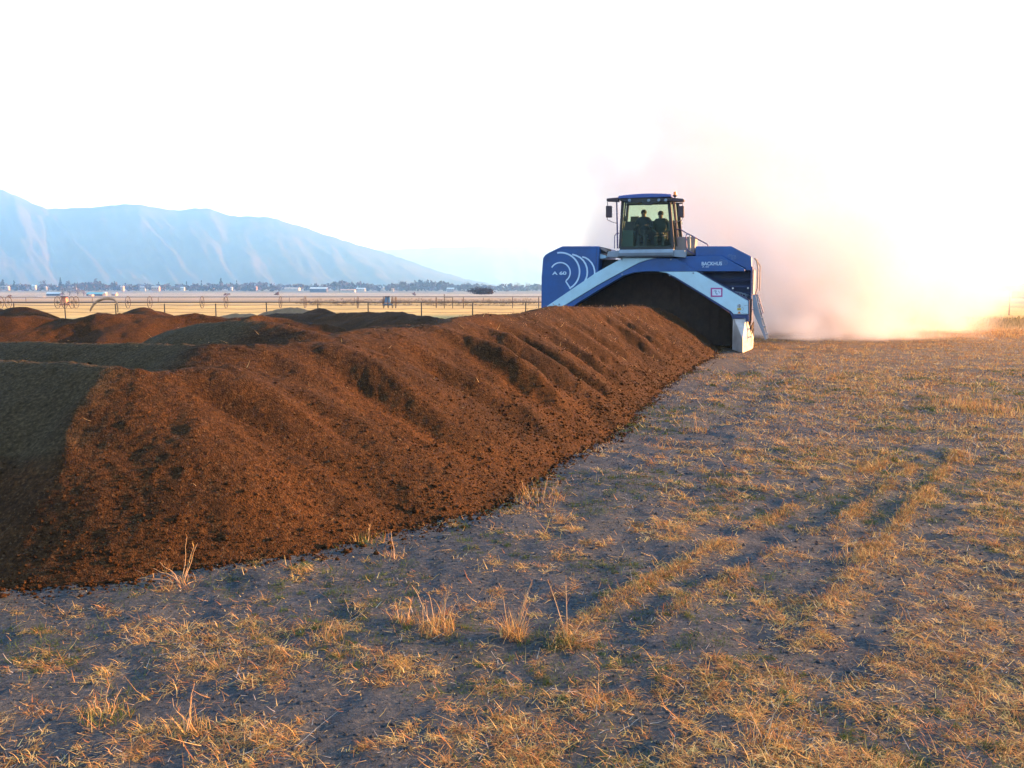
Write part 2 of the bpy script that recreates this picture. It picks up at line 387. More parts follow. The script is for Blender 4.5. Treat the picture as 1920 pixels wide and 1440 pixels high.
mrz2 = N(nt, 'ShaderNodeMath', operation='MULTIPLY'); nt.links.new(mrz.outputs[0], mrz2.inputs[0]); nt.links.new(mzz.outputs[0], mrz2.inputs[1]); mrz = mrz2
cc = mixc(nt, mrz.outputs[0], cc, ramp(nt, a2, [(.32, (.020, .014, .0065)), (.5, (.048, .034, .016)), (.66, (.088, .062, .032))]))
nt.links.new(cc, b.inputs['Base Color']); b.inputs['Roughness'].default_value = 0.95; b.inputs['Specular IOR Level'].default_value = 0.1
bp = N(nt, 'ShaderNodeBump', Strength=.8, Distance=0.018); nt.links.new(vo.outputs['Distance'], bp.inputs['Height'])
bp2 = N(nt, 'ShaderNodeBump', Strength=0.8, Distance=0.012); nt.links.new(vo2.outputs['Distance'], bp2.inputs['Height']); nt.links.new(bp.outputs[0], bp2.inputs['Normal'])
nt.links.new(bp2.outputs[0], b.inputs['Normal'])
yl = [5.4]
while yl[-1] < 37.5: yl.append(yl[-1] + max(.022, yl[-1]*.0030))
wm = heap_mesh('compost_windrow', windrow_z, -10.5, 10.5, yl, .034, 1.0)
windrow = link_mesh('compost_windrow', wm, MAT_COMPOST)
tag(windrow, 'long brown compost windrow running from the front edge up to the blue machine', 'compost windrow', 'rows and heaps of compost')
# the second row, lying farther to the left behind the first
def T(nodes): return nodes
R2 = [crest(-260, 600, 24.5, kk=.6), crest(-100, 600, 25, kk=.6), crest(20, 598, 25.4, kk=.6), crest(110, 596, 25.8, kk=.6), crest(200, 588, 26.2, kk=.6), crest(240, 587, 26.5, kk=.6), crest(330, 592, 27, kk=.6), crest(450, 593, 28, kk=.6), crest(540, 597, 28.6, kk=.6), crest(600, 606, 29, kk=.6)]
def row2_z(x, y):
    wx = x + .4*fbm(x*.5, y*.5, 3, 171); y = y + .35*fbm(x*.6, y*.6, 3, 173); z = ridge(wx, y, R2, .35)
    q = (x*.9-y*.6)/1.5 + .5*fbm(x*.4, y*.4, 2, 177)
    return z + .14*np.clip(z, 0, 1)*(2*np.abs((q % 1)-.5)-.5) + .06*fbm(x*1.6, y*.8, 3, 179)
yl2 = list(np.arange(20.5, 33, .08))
o = link_mesh('compost_windrow', heap_mesh('far_windrow', row2_z, -24, -3, yl2, .08, 1.6), MAT_COMPOST)
tag(o, 'low orange lit compost windrow stretching across the left edge behind the near one', 'compost windrow', 'rows and heaps of compost')
D3 = [crest(840, 604, 31, kk=.5), crest(800, 594, 32, kk=.5), crest(740, 585, 33.5, kk=.5), crest(680, 586, 35, kk=.5), crest(600, 588, 36.5, kk=.5), crest(520, 588, 38.5, kk=.5)]
def dark_z(x, y): return ridge(x + .4*fbm(x*.5, y*.5, 3, 271), y, D3, .5) + .05*fbm(x*1.3, y*1.3, 3, 273)
o = link_mesh('compost_windrow', heap_mesh('shaded_windrow', dark_z, -17, 0, list(np.arange(26.5, 43, .1)), .1, 1.6), MAT_COMPOST)
tag(o, 'dark shaded compost windrow below the middle of the wire fence', 'compost windrow', 'rows and heaps of compost')
def small_heap(px, py, Y, halfw, lab, mat=MAT_COMPOST, kk=.55, seed=0, drop=8):
    w = halfw
    nodes = [crest(px-w, py+drop, Y, kk=kk), crest(px-w*.4, py+1, Y+.3, kk=kk), crest(px+w*.35, py, Y, kk=kk), crest(px+w, py+drop, Y-.5, kk=kk)]
    xs_ = [n[0] for n in nodes]
    f = lambda x, y: ridge(x + .3*fbm(x*.6, y*.6, 3, 300+seed), y, nodes, .5) + .05*fbm(x*1.5, y*1.5, 3, 310+seed)
    me = heap_mesh('heap', f, min(xs_)-4, max(xs_)+4, list(np.arange(Y-5, Y+5, .11)), .11, 1.6)
    o = link_mesh('compost_heap', me, mat); tag(o, lab, 'compost heap', 'rows and heaps of compost')
    return o
DUSTY = simple('dusty_compost', (.16, .105, .06), .95, scale=3, var=.25, bump=.6, spec=.1)
small_heap(40, 576, 30, 20, 'dark rounded compost heap at the left edge behind the orange windrow', seed=1)
small_heap(-20, 577, 31, 26, 'brown compost heap cut by the left edge of the picture', seed=2)
small_heap(268, 577, 28, 15, 'small dark compost hump on the orange windrow under the fence', seed=3, drop=7)
small_heap(545, 577, 46, 34, 'pale tan dusty heap behind the windrows with a small dark heap beside it', DUSTY, seed=4, drop=6)
small_heap(597, 579, 44, 10, 'small dark heap just beside the pale tan one', seed=5, drop=5)
small_heap(450, 588, 43, 30, 'low pale dusty mound trailing off left of the tan heap', DUSTY, seed=6, drop=4)
# far mountains
def mountain(name, prof, Yc, Yf, label, seed, wid=0.9, mat=None, py_base=542):
    pr = np.array(prof, dtype=float)
    U = np.linspace(pr[0, 0], pr[-1, 0], 340); V = np.linspace(0, 1, 120)
    UU, VV = np.meshgrid(U, V)
    top = np.interp(U, pr[:, 0], pr[:, 1]); top = top + 1.2*vn(U/9.0, U*0, seed)
    zc = np.array([P(u, t, Yc)[2] for u, t in zip(U, top)])
    az = (U-960)/1600.0/CP
    Yd = Yf + (Yc-Yf)*np.minimum(VV, 1)
    X = az[None, :]*Yd
    prof_h = VV**1.25
    spx = UU/62.0 + 1.9*VV
    rid = 1-np.abs(fbm(spx, VV*.9+3, 4, seed+3))*2
    rid2 = fbm(UU/17.0 + 3.2*VV, VV*3.0, 4, seed+9)
    env = (np.sin(np.pi*np.clip(VV, 0, 1))**.8)
    Z = np.maximum(zc[None, :]*prof_h*(1+0*UU) + env*(zc[None, :]*.10*(rid-.45) + zc[None, :]*.05*rid2), -1.0)
    Z[0, :] = -6
    # back slope
    back = np.stack([az*(Yc*1.12), np.full_like(U, Yc*1.12), np.full_like(U, -6.0)], -1)
    G3 = np.concatenate([np.stack([X, Yd, Z], -1), back[None]], 0)
    ny_, nx_ = G3.shape[:2]; idx = np.arange(nx_*ny_).reshape(ny_, nx_)
    F = np.stack([idx[:-1, :-1], idx[:-1, 1:], idx[1:, 1:], idx[1:, :-1]], -1).reshape(-1, 4)
    o = link_mesh(name, np_mesh(name, G3.reshape(-1, 3), F), mat, smooth=True)
    return tag(o, label, 'hills', kind='structure')
m, nt, b = new_mat('dry_hillside'); g_ = N(nt, 'ShaderNodeNewGeometry')
nn = noise(nt, g_.outputs['Position'], .004, 8, .65); n3 = noise(nt, g_.outputs['Position'], .0012, 5, .6)
c = mixc(nt, ramp(nt, n3, [(.4, (0, 0, 0)), (.6, (1, 1, 1))]), ramp(nt, nn, [(.4, (.03, .032, .034)), (.6, (.06, .052, .042))]), ramp(nt, nn, [(.42, (.02, .022, .024)), (.62, (.045, .04, .034))]))
nt.links.new(c, b.inputs['Base Color']); b.inputs['Roughness'].default_value = 1; b.inputs['Specular IOR Level'].default_value = 0
mountain('hills', [(-900, 352), (-500, 346), (-250, 352), (-100, 345), (0, 350), (30, 357), (60, 370), (90, 385), (110, 392), (135, 391), (200, 389), (250, 382), (270, 383), (320, 391), (345, 395), (385, 390), (405, 391), (445, 405), (490, 406), (520, 408), (580, 427), (640, 448), (690, 463), (740, 478), (800, 500), (870, 522), (950, 538), (1010, 545)],
         5200, 3300, 'long blue mountain range fading into haze behind the valley', 401, mat=m)
mountain('hills', [(500, 500), (640, 478), (720, 469), (790, 466), (855, 462), (1000, 462), (1200, 460), (1500, 468), (1800, 478), (1930, 485), (2200, 478), (2600, 470)],
         9000, 6500, 'faint low ridge at the end of the valley behind the machine', 431, mat=m)
# ------------------------------------------------------------------ windrow turner
PHI = R(17)
ex = Vector((math.cos(PHI), -math.sin(PHI), 0)); ey = Vector((math.sin(PHI), math.cos(PHI), 0))
g0 = Vector(G(1392.5, 662)); MO = g0 - 3.3*ex + 0.75*ey; MO.z = 0
def mp(px, py, yl=0.0):
    """photo pixel -> (x, z) on the machine's own upright plane lying yl behind its front"""
    d = Vector(ray(px, py)); o = Vector((0, 0, CAM_H)); q = MO + yl*ey
    k = (q-o).dot(ey)/d.dot(ey); p = o + d*k - MO
    return (p.dot(ex), p.z)
def mpl(pts, yl=0.0): return [mp(a, b_, yl) for a, b_ in pts]
DUSTC = (.17, .12, .085)
BLUE = simple('blue_paint', (.0012, .060, .225), .42, scale=1.6, var=.22, dirt=DUSTC, dirt_amt=.07)
BLUE2 = simple('deep_blue_paint', (.004, .026, .115), .5, scale=2, var=.25, dirt=DUSTC, dirt_amt=.15)
LBLUE = simple('pale_blue_paint', (.36, .58, .68), .5, scale=1.5, var=.08, dirt=DUSTC, dirt_amt=.3)
STEELB = simple('grey_blue_steel', (.17, .23, .29), .5, scale=3, var=.12, dirt=DUSTC, dirt_amt=.25)
BLACK = simple('black_steel', (.012, .012, .014), .6, scale=4, var=.3, dirt=DUSTC, dirt_amt=.1)
RUBBER = simple('rubber', (.046, .031, .022), .9, scale=5, var=.3, spec=.2)
WORN = simple('worn_white_steel', (.42, .38, .36), .55, scale=3, var=.18, dirt=DUSTC, dirt_amt=.6)
GREY = simple('grey_sheet_steel', (.24, .20, .19), .6, scale=3, var=.15, dirt=DUSTC, dirt_amt=.4)
PURP = simple('violet_blue_tube', (.05, .03, .12), .45, scale=3, var=.15)
MAROON = simple('maroon_black_moulding', (.035, .015, .02), .5, scale=4, var=.2)
LETTER = simple('pale_lettering', (.42, .58, .72), .5, scale=6, var=.06)
def glass(name, tint, refl=.12, rough=.02):
    m = bpy.data.materials.new(name); m.use_nodes = True; nt = m.node_tree; nt.nodes.clear()
    o = nt.nodes.new('ShaderNodeOutputMaterial'); t = nt.nodes.new('ShaderNodeBsdfTransparent'); t.inputs[0].default_value = tint+(1,)
    g = nt.nodes.new('ShaderNodeBsdfGlossy'); g.inputs['Roughness'].default_value = rough; g.inputs[0].default_value = (.8, .9, .9, 1)
    fr = nt.nodes.new('ShaderNodeFresnel'); fr.inputs[0].default_value = 1.45
    ad = nt.nodes.new('ShaderNodeMath'); ad.operation = 'MULTIPLY_ADD'; ad.inputs[1].default_value = .22; ad.inputs[2].default_value = refl*.3; nt.links.new(fr.outputs[0], ad.inputs[0])
    mx = nt.nodes.new('ShaderNodeMixShader'); nt.links.new(ad.outputs[0], mx.inputs[0]); nt.links.new(t.outputs[0], mx.inputs[1]); nt.links.new(g.outputs[0], mx.inputs[2])
    nt.links.new(mx.outputs[0], o.inputs[0]); return m
GLASS = glass('green_tinted_glass', (.75, .95, .84), .0); GLASS2 = glass('side_glass', (.80, .88, .66))
tm = empty('windrow_turner', MO, -PHI, 'blue and pale blue self-propelled windrow turner straddling the compost row', 'windrow turner')
def text_mesh(name, body, px, py_base, height_px, yl, parent, mat, width_px=None, shear=0, weight=0.0):
    """lettering on a front plane; px,py_base = left baseline"""
    x, z = mp(px, py_base, yl); z2 = mp(px, py_base-height_px, yl)[1]
    cu = bpy.data.curves.new(name, 'FONT'); cu.body = body; cu.size = 1.0; cu.extrude = 0.004; cu.offset = weight; cu.shear = shear
    tmp = bpy.data.objects.new('tmp_text', cu); col.objects.link(tmp); bpy.context.view_layer.update()
    dg = bpy.context.evaluated_depsgraph_get(); me = bpy.data.meshes.new_from_object(tmp.evaluated_get(dg))
    bpy.data.objects.remove(tmp, do_unlink=True); bpy.data.curves.remove(cu)
    v = np.empty(len(me.vertices)*3, dtype=np.float32); me.vertices.foreach_get('co', v); v = v.reshape(-1, 3)
    v[:, 0] -= v[:, 0].min(); v[:, 1] -= v[:, 1].min()
    sy = (z2-z)/v[:, 1].max()
    sx = sy if width_px is None else (mp(px+width_px, py_base, yl)[0]-x)/v[:, 0].max()
    nv = np.stack([x + v[:, 0]*sx, yl - .004 - v[:, 2], z + v[:, 1]*sy], -1)
    me.vertices.foreach_set('co', nv.astype(np.float32).ravel()); me.update(); me.materials.clear()
    return link_mesh(name, me, mat, parent)
def stroke(mb, pts, w, yl, th=.006):
    """flat painted line of width w (m) along (x,z) points, on the front plane"""
    n = len(pts); L_, R_ = [], []
    for i in range(n):
        a = Vector(pts[max(i-1, 0)]); b_ = Vector(pts[min(i+1, n-1)]); t = (b_-a).normalized(); nrm = Vector((-t.y, t.x))
        p = Vector(pts[i]); L_.append(p+nrm*w/2); R_.append(p-nrm*w/2)
    vs = [(p.x, yl, p.y) for p in L_] + [(p.x, yl, p.y) for p in R_] + [(p.x, yl+th, p.y) for p in L_] + [(p.x, yl+th, p.y) for p in R_]
    fs = []
    for i in range(n-1):
        fs += [(i, i+1, n+i+1, n+i), (i, 2*n+i, 2*n+i+1, i+1), (n+i, n+i+1, 3*n+i+1, 3*n+i)]
    mb.add(vs, fs)
def arc(cx, cy, r, a0, a1, n=26, ry=None):
    ry = ry or r
    return [(cx + r*math.cos(R(a0+(a1-a0)*i/n)), cy - ry*math.sin(R(a0+(a1-a0)*i/n))) for i in range(n+1)]
# --- left engine housing
lp = mpl([(1014.6, 574), (1015.2, 520), (1018, 484), (1022, 478), (1029, 473.5), (1054, 461.5), (1124, 461.5), (1121.5, 512), (1121, 516), (1040, 566), (1040, 574)])
x0, x1 = lp[0][0], lp[-1][0]
lp[0] = (x0, 1.05); lp[-1] = (x1, 1.05)
hl = MB().prism(lp, -.02, 3.6).build('side_housing', BLUE, tm, .04); tag(hl, 'blue left housing with curved line emblem')
# rounded moulding line along the front edge of the housing, and its service panel seam
sm = MB(); stroke(sm, mpl([(1031, 476), (1056, 465), (1119, 465), (1117, 505)], -.03), .02, -.028); sm.build('panel_seam', BLUE2, hl)
em = MB()
c = 1000; k = .10417
def z4(X, Y): return (1000+X*k, 440+Y*k)
def arcpx(mb, pts, w=.055, yl=-.036): stroke(mb, mpl(pts, yl), w, yl)
a1 = [z4(*q) for q in arc(485, 680, 178, 150, -52)]
arcpx(em, a1 + [z4(585, 842), z4(672, 975)][0:] , .05)
a2 = [z4(*q) for q in arc(490, 665, 342, 100, -62)]
arcpx(em, a2 + [z4(672, 975)], .06)
arcpx(em, [z4(*q) for q in [(700, 355), (770, 375), (840, 410), (900, 465), (940, 530), (965, 600), (972, 670), (965, 740), (945, 800), (925, 838)]], .06)
arcpx(em, [z4(*q) for q in [(880, 400), (940, 415), (1000, 455), (1050, 510), (1085, 575), (1102, 640), (1105, 700), (1098, 742)]], .055)
em.build('emblem', LETTER, hl)
text_mesh('lettering', 'A 60', 1035.3, 515.4, 6.4, -.036, hl, LETTER, width_px=26.8, weight=.03)
# --- right engine housing: hood, frame of the open bay, side wall
rh = MB().prism(mpl([(1304, 481), (1304, 461.6), (1371, 461.6), (1409, 481), (1410, 507), (1398, 507), (1397, 503), (1352, 480)], .35), .35, 3.4).build('side_housing', BLUE, tm, .03)
tag(rh, 'blue right hood above the open engine bay')
bay = MB(); xr_ = mp(1373.5, 620, .45)[0]
bx0 = mp(1307, 540, .9)[0]; bx1 = mp(1410, 540, .35)[0]; zt = mp(1390, 500, .35)[1]; 
bay.prism([(bx0-.2, mp(1300, 507, 1.25)[1]), (bx0+.1, mp(1310, 514, 1.25)[1]), (xr_+.1, mp(1376, 566, 1.25)[1]), (xr_+.1, 1.2), (bx1-.05, 1.2), (bx1-.05, zt), (bx0-.2, zt)], 1.25, 3.3)   # dark machinery mass behind
bay.box(bx1-.06, bx1, .32, 3.4, mp(1408, 566, .35)[1], zt)                     # outer wall
for pyy in (526, 537, 549):
    zz = mp(1380, pyy, .9)[1]; bay.box(mp(1310+(pyy-510)*1.75, 540, .9)[0], bx1-.06, .85, .93, zz-.03, zz+.03)
bay.tube([(mp(1322, 512, .7)[0], .7, mp(1322, 512, .7)[1]), (mp(1332, 524, .7)[0], .7, mp(1332, 524, .7)[1]), (bx1-.06, .7, mp(1332, 524, .7)[1])], .02)
bay.build('engine_bay', BLUE2, tm, .008)
pb = MB(); xx, zz = mp(1314, 510, .3); x2, z2 = mp(1316.5, 526, .3); pb.tube([(xx, .3, zz), (x2, .3, z2)], .022); pb.build('stay_rod', STEELB, tm)
lamps = MB()
for (a_, b_) in ((1374, 540.5), (1402.5, 540)):
    x, z = mp(a_, b_, .8); lamps = MB().lathe([(.0, -.0), (.035, .0), (.035, .05), (0, .05)], (x, .78, z), 'y', 10)
    lamps.build('marker_lamp', simple('lamp_lens', (.8, .8, .8), .2), tm)
hose = MB(); rr_ = random.Random(3)
for i in range(7):
    x, z = mp(1380+i*3.2, 553+i*1.0, .5); hose = MB().tube([(x, .5, z), (x+.06*rr_.uniform(-1, 1), .55, z+.12), (x+.15, .62, z+.06+.05*rr_.random())], .018, 6); hose.build('hydraulic_hose', STEELB, tm)
# fascia with the maker's lettering
fa = MB().prism(mpl([(1269, 484.4), (1284.5, 480.7), (1352, 479.2), (1396.6, 504), (1396.6, 508.8), (1306, 508.8)], .16), .16, .5).build('front_fascia', BLUE, tm, .015)
text_mesh('lettering', 'BACKHUS', 1315.6, 497.8, 6.9, .15, fa, LETTER, width_px=38, weight=.02)
text_mesh('lettering', 'A 60', 1316.3, 501.6, 2.7, .15, fa, LETTER, width_px=12.8, weight=.005)
e2 = MB()
def ring_emblem(mb, cx, cy, s, yl, w=.016):
    for a in (arc(cx, cy, 3.2*s, 160, -50), arc(cx, cy, 5.6*s, 150, -55)): stroke(mb, mpl(a, yl), w, yl)
    for off, rr in ((3.6, 5.2), (6.4, 4.9)): stroke(mb, mpl(arc(cx+off*s, cy, rr*s, 60, -55), yl), w, yl)
PALEB = simple('faded_lettering', (.07, .14, .26), .5, scale=6)
ring_emblem(e2, 1352.5, 492.5, 1.0, .15); e2.build('emblem', PALEB, fa)
e3 = MB(); ring_emblem(e3, 1369, 482.5, .95, .34); e3.build('emblem', PALEB, rh)
# --- arch beams
lb = MB().prism(mpl([(1024, 575), (1118, 511), (1167.5, 483.5), (1231, 483.5), (1215, 487), (1198, 492.5), (1181, 501.5), (1120, 535), (1058, 573), (1052, 577)], -.06), -.06, .5)
lb.build('arch_beam', LBLUE, tm, .015)
db = mpl([(1231, 483.9), (1268.5, 484.4), (1306.5, 508.6), (1234, 509), (1221, 508.6), (1209, 509), (1188, 511), (1168, 517.5), (1124, 543), (1085, 567), (1071, 577), (1053, 577), (1059, 573.2), (1120.5, 535.6), (1181.5, 502), (1198.5, 493), (1215.5, 487.4)], -.03)
MB().prism(db, -.03, .5).build('arch_plate', BLUE, tm, .012)
rbp = [(1234.5, 509.4), (1307, 509.4), (1403.2, 564.2), (1403.2, 589.3), (1375.8, 589.3), (1370.5, 583.5), (1320, 552), (1266.5, 519.6), (1251, 512)]
rbm = MB().prism(mpl(rbp, -.06), -.06, .5).build('arch_beam', LBLUE, tm, .015)
tr = MB(); tr.prism(mpl([(1306, 507.6), (1309, 508.4), (1405.2, 562.6), (1405.2, 590), (1403.6, 590), (1403.6, 564)], -.075), -.075, .45)
tr.prism(mpl([(1374.3, 589.7), (1404.6, 589.7), (1404.6, 603), (1399.5, 603), (1398, 597.3), (1374.3, 597.3)], -.05), -.05, .5)
ti = mpl([(1370.2, 583.8), (1320, 552.6), (1266.5, 520.2), (1251, 512.6), (1251, 514), (1266, 522.2), (1319, 555), (1368.5, 586.5), (1374, 598), (1376.5, 598), (1376, 590)], -.05)
tr.prism(ti, -.05, .45); tr.build('beam_trim', BLUE2, tm, .006)
# framed sign on the right beam: magenta frame round a white sheet with a small grey mark
sg = MB()
q = mpl([(1332.6, 539.6), (1354.6, 539.6), (1354.6, 556.6), (1332.6, 556.6)], -.08); i_ = mpl([(1335.3, 542.2), (1352, 542.2), (1352, 554), (1335.3, 554)], -.08)
for a in range(4):
    b_ = (a+1) % 4; sg.prism([q[a], q[b_], i_[b_], i_[a]], -.075, -.062)
sf = sg.build('sign_frame', simple('magenta_frame', (.30, .05, .22), .5), rbm)
MB().prism(i_, -.070, -.062).build('sign_sheet', simple('white_sheet', (.50, .62, .72), .6), sf)
mk = MB(); stroke(mk, mpl([(1338, 546), (1341, 545), (1344, 546)], -.075), .03, -.074, .002); stroke(mk, mpl([(1342.5, 546), (1342, 549), (1343.5, 551.5), (1346, 551)], -.075), .04, -.074, .002)
stroke(mk, mpl([(1346, 545.5), (1348.5, 547), (1348.5, 550)], -.075), .025, -.074, .002)
mk.build('printed_mark', simple('grey_blue_ink', (.16, .24, .36), .6), sf)
# warning stickers
def disc(cx, cy, r, yl, n=18): return mpl([(cx+r*math.cos(2*math.pi*i/n), cy+r*math.sin(2*math.pi*i/n)) for i in range(n)], yl)
s1 = MB().prism(disc(1386, 573.6, 3.2, -.075), -.070, -.062).build('sticker', simple('white_sticker', (.55, .62, .68), .5), rbm)
am = MB(); stroke(am, mpl([(1388, 571.5), (1384.8, 573.6), (1388, 575.8)], -.075), .03, -.074, .003); stroke(am, mpl(arc(1386, 573.6, 2.7, 0, 360), -.075), .014, -.074, .003); am.build('arrow_mark', BLACK, s1)
s2 = MB().prism(mpl([(1382.3, 577.6), (1389.6, 577.6), (1389.6, 581.6), (1382.3, 581.6)], -.075), -.070, -.062).build('sticker', simple('yellow_sticker', (.55, .38, .02), .5), rbm)
am = MB(); stroke(am, mpl([(1383.5, 579.6), (1388.5, 579.6)], -.075), .03, -.074, .003); am.build('printed_mark', simple('green_ink', (.12, .22, .04), .5), s2)
s3 = MB().prism(mpl([(1386, 583.2), (1389.4, 588), (1382.6, 588)], -.075), -.070, -.062).build('sticker', simple('orange_sticker', (.62, .22, .05), .5), rbm)
am = MB(); stroke(am, mpl([(1386, 584.6), (1386, 587)], -.075), .02, -.074, .003); am.build('printed_mark', BLACK, s3)
s4 = MB()
stroke(s4, mpl([(1395.5, 572.8), (1402.6, 572.3)], -.065), .014, -.064, .003); stroke(s4, mpl([(1391.5, 575.5), (1394.5, 579), (1391.8, 583)], -.065), .014, -.064, .003); stroke(s4, mpl([(1391.5, 585.5), (1395, 587.8), (1402.6, 588.2)], -.065), .012, -.064, .003)
s4.build('beam_seam', STEELB, rbm)
for (a_, b_) in ((1166.5, 514.5), (1166, 486.5), (1258, 486.3), (1255.5, 516), (1048.5, 570.5), (1300, 512)):
    x, z = mp(a_, b_, -.07); bl = MB().lathe([(0, -.03), (.03, -.03), (.035, 0), (0, 0)], (x, -.06, z), 'y', 8); bl.build('bolt_head', STEELB, tm)
# --- tunnel: side walls, roof liner, dark curtain standing in for deep shade, rotor drum
arch = [(1062, 577), (1085, 568), (1124, 544), (1168, 518.5), (1188, 512), (1209, 510), (1234, 510), (1251, 513.5), (1266.5, 521), (1320, 554), (1368, 587), (1373, 598)]
ap = mpl(arch, .45)
xl = ap[0][0]; xr = mp(1373.5, 620, .45)[0]
tn = MB()
vs = []; fs = []
prof = [(xl-.15, .12), (xl-.15, ap[0][1]-.1)] + ap[1:] + [(xr, .12)]
n = len(prof)
vs = [(a, .46, b_) for a, b_ in prof] + [(a, 3.3, b_) for a, b_ in prof]
fs = [(i, i+1, n+i+1, n+i) for i in range(n-1)]
tn.add(vs, fs); tn.build('tunnel_liner', RUBBER, tm)
cu_ = MB(); rr_ = random.Random(5); nst = 34
for i in range(nst):                                              # overlapping rubber strips, dark to fill the opening with shade
    a = xl + (xr-xl)*i/nst; w = (xr-xl)/nst*1.04
    xs_ = [p[0] for p in prof[1:-1]]; zs_ = [p[1] for p in prof[1:-1]]
    zt_ = float(np.interp(a+w/2, xs_, zs_))
    yy = 1.5 + .05*(i % 2)
    cu_.box(a, a+w, yy, yy+.02, .06+.06*rr_.random(), zt_+.02)
cu_.build('shade_curtain', RUBBER, tm)
rd = MB().lathe([(0, xl+.1), (.32, xl+.1), (.32, xr-.1), (0, xr-.1)], (0, 2.4, .75), 'x', 20)
for i in range(46):
    a = i*2.4; xx = xl+.25+(xr-xl-.5)*i/45
    c_, s_ = math.cos(a), math.sin(a)
    rd.tube([(xx, 2.4+.3*c_, .75+.3*s_), (xx+.03, 2.4+.55*c_, .75+.55*s_)], [.05, .07], 4)
rd.build('rotor_drum', BLACK, tm)
MB().box(xl-.3, xr+.3, 3.3, 3.36, .06, 3.0).build('rear_shade_sheet', RUBBER, tm)  # dark sheet closing the tunnel's rear, added to keep the inside black
# inner dark post by the opening
MB().box(xr, xr+.16, .42, 3.2, .12, mp(1378, 597, .45)[1]).build('inner_wall', BLACK, tm)
# --- right deflector foot
def q3(px, py, y): x, z = mp(px, py, y); return (x, y, z)
A = q3(1374, 598, 0.0); B = q3(1377, 597.6, -.02); C_ = q3(1398, 597.6, -.02); D = q3(1392.4, 636, -.70); E = q3(1392.5, 662, -.74); F_ = q3(1373, 656, .02)
Gp = q3(1406, 616, .30); H = q3(1409.5, 634, .45); I = q3(1408.6, 655.5, .50)
Bk = [(A[0], .6, A[2]), (C_[0]+.05, .6, C_[2]), (H[0]+.05, 1.2, H[2]), (I[0]+.05, 1.2, .06), (F_[0], .6, .06)]
ft = MB().add([A, B, C_, D, E, F_, Gp, H, I] + Bk, [(0, 1, 3, 4, 5), (1, 2, 3), (2, 6, 7, 8, 4, 3), (2, 10, 11, 7, 6), (7, 11, 12, 8), (1, 0, 9, 10, 2), (0, 5, 13, 9), (9, 13, 12, 11, 10), (5, 4, 8, 12, 13)])
o = ft.build('deflector', WORN, tm, .012); tag(o, 'worn white steel plough shaped deflector')
lx = -mp(1392, 640)[0]
ftl = MB(); off = 2*0.02
ftl.add([(-v[0]*1.02-.12, v[1], v[2]) for v in ft.v], [tuple(reversed(f)) for f in ft.f]); ftl.build('deflector', WORN, tm, .012)
# --- crawler tracks (right one peeps out behind the deflector)
def track(xc, name='crawler_track'):
    mb = MB(); w = .36; y0, y1, zc, r_ = .9, 4.2, .48, .42
    prof_ = [(y0 + r_*math.cos(a), zc + r_*math.sin(a)) for a in [math.pi/2 + math.pi*i/12 for i in range(13)]] + [(y1 + r_*math.cos(a), zc + r_*math.sin(a)) for a in [-math.pi/2 + math.pi*i/12 for i in range(13)]]
    n = len(prof_)
    vs = [(xc-w/2, y, z) for y, z in prof_] + [(xc+w/2, y, z) for y, z in prof_]
    fs = [tuple(range(n)), tuple(range(2*n-1, n-1, -1))] + [(i, n+i, n+(i+1) % n, (i+1) % n) for i in range(n)]
    mb.add(vs, fs); o = mb.build(name, RUBBER, tm)
    lg = MB()
    for i in range(n):
        a = Vector(prof_[i]); b_ = Vector(prof_[(i+1) % n]); m_ = (b_-a).length; cnt = max(1, int(m_/.14))
        for j in range(cnt):
            p = a + (b_-a)*(j+.5)/cnt; t = (b_-a).normalized(); nr = Vector((t.y, -t.x)) 
            q = p + nr*.03
            c4 = [p+t*.03, p-t*.03, q-t*.02+nr*.02, q+t*.02+nr*.02]
            lg.add([(xc-w/2-.01, v.x, v.y) for v in c4] + [(xc+w/2+.01, v.x, v.y) for v in c4], [(0, 1, 2, 3), (7, 6, 5, 4), (0, 4, 5, 1), (1, 5, 6, 2), (2, 6, 7, 3), (3, 7, 4, 0)])
    lg.build('track_lugs', RUBBER, o)
    for yy in (.9, 1.8, 2.6, 3.4, 4.2): MB().lathe([(0, -w/2-.03), (.22, -w/2-.03), (.22, w/2+.03), (0, w/2+.03)], (xc, yy, .46), 'x', 14).build('roller', BLACK, o)
track(mp(1400, 640, 1)[0]-.02); track(-3.55)
MB().box(x0, x1, .3, 4.4, .85, 1.1).build('track_frame', BLUE2, tm, .02)
MB().box(xr+.1, bx1, .5, 4.4, .9, 1.45).build('track_frame', BLUE2, tm, .02)
MB().box(x0+.1, bx1-.1, 2.6, 3.3, 2.75, 3.3).build('cross_beam', BLUE2, tm, .03)
MB().box(-1.4, 1.4, 2.1, 3.9, 3.0, 3.7).build('rear_deck', BLUE2, tm, .03)
# --- right side: lit outer skin, tube rail, folded access ladder
sk = MB(); xs_o = bx1
sk.box(xs_o+.002, xs_o+.05, .5, 3.3, mp(1410, 552, .5)[1], zt-.1)
sk.build('side_skin', WORN, tm, .015)
rl = MB(); xo = xs_o+.12
rl.tube([(xo-.06, .55, mp(1409, 484, .5)[1]), (xo+.02, .6, mp(1409, 490, .5)[1]), (xo+.07, .65, mp(1409, 505, .5)[1]), (xo+.07, .65, mp(1409, 540, .5)[1]), (xo, .6, mp(1409, 552, .5)[1])], .028)
rl.build('side_rail', GREY, tm); rl = MB()
rl.tube([(xo-.02, 2.1, mp(1409, 484, .5)[1]), (xo+.12, 2.1, mp(1409, 498, .5)[1]), (xo+.12, 2.1, mp(1409, 545, .5)[1])], .022)
rl.build('side_rail', GREY, tm)
def pt(px, py, y): x, z = mp(px, py, y); return (x, y, z)
yl_ = .25
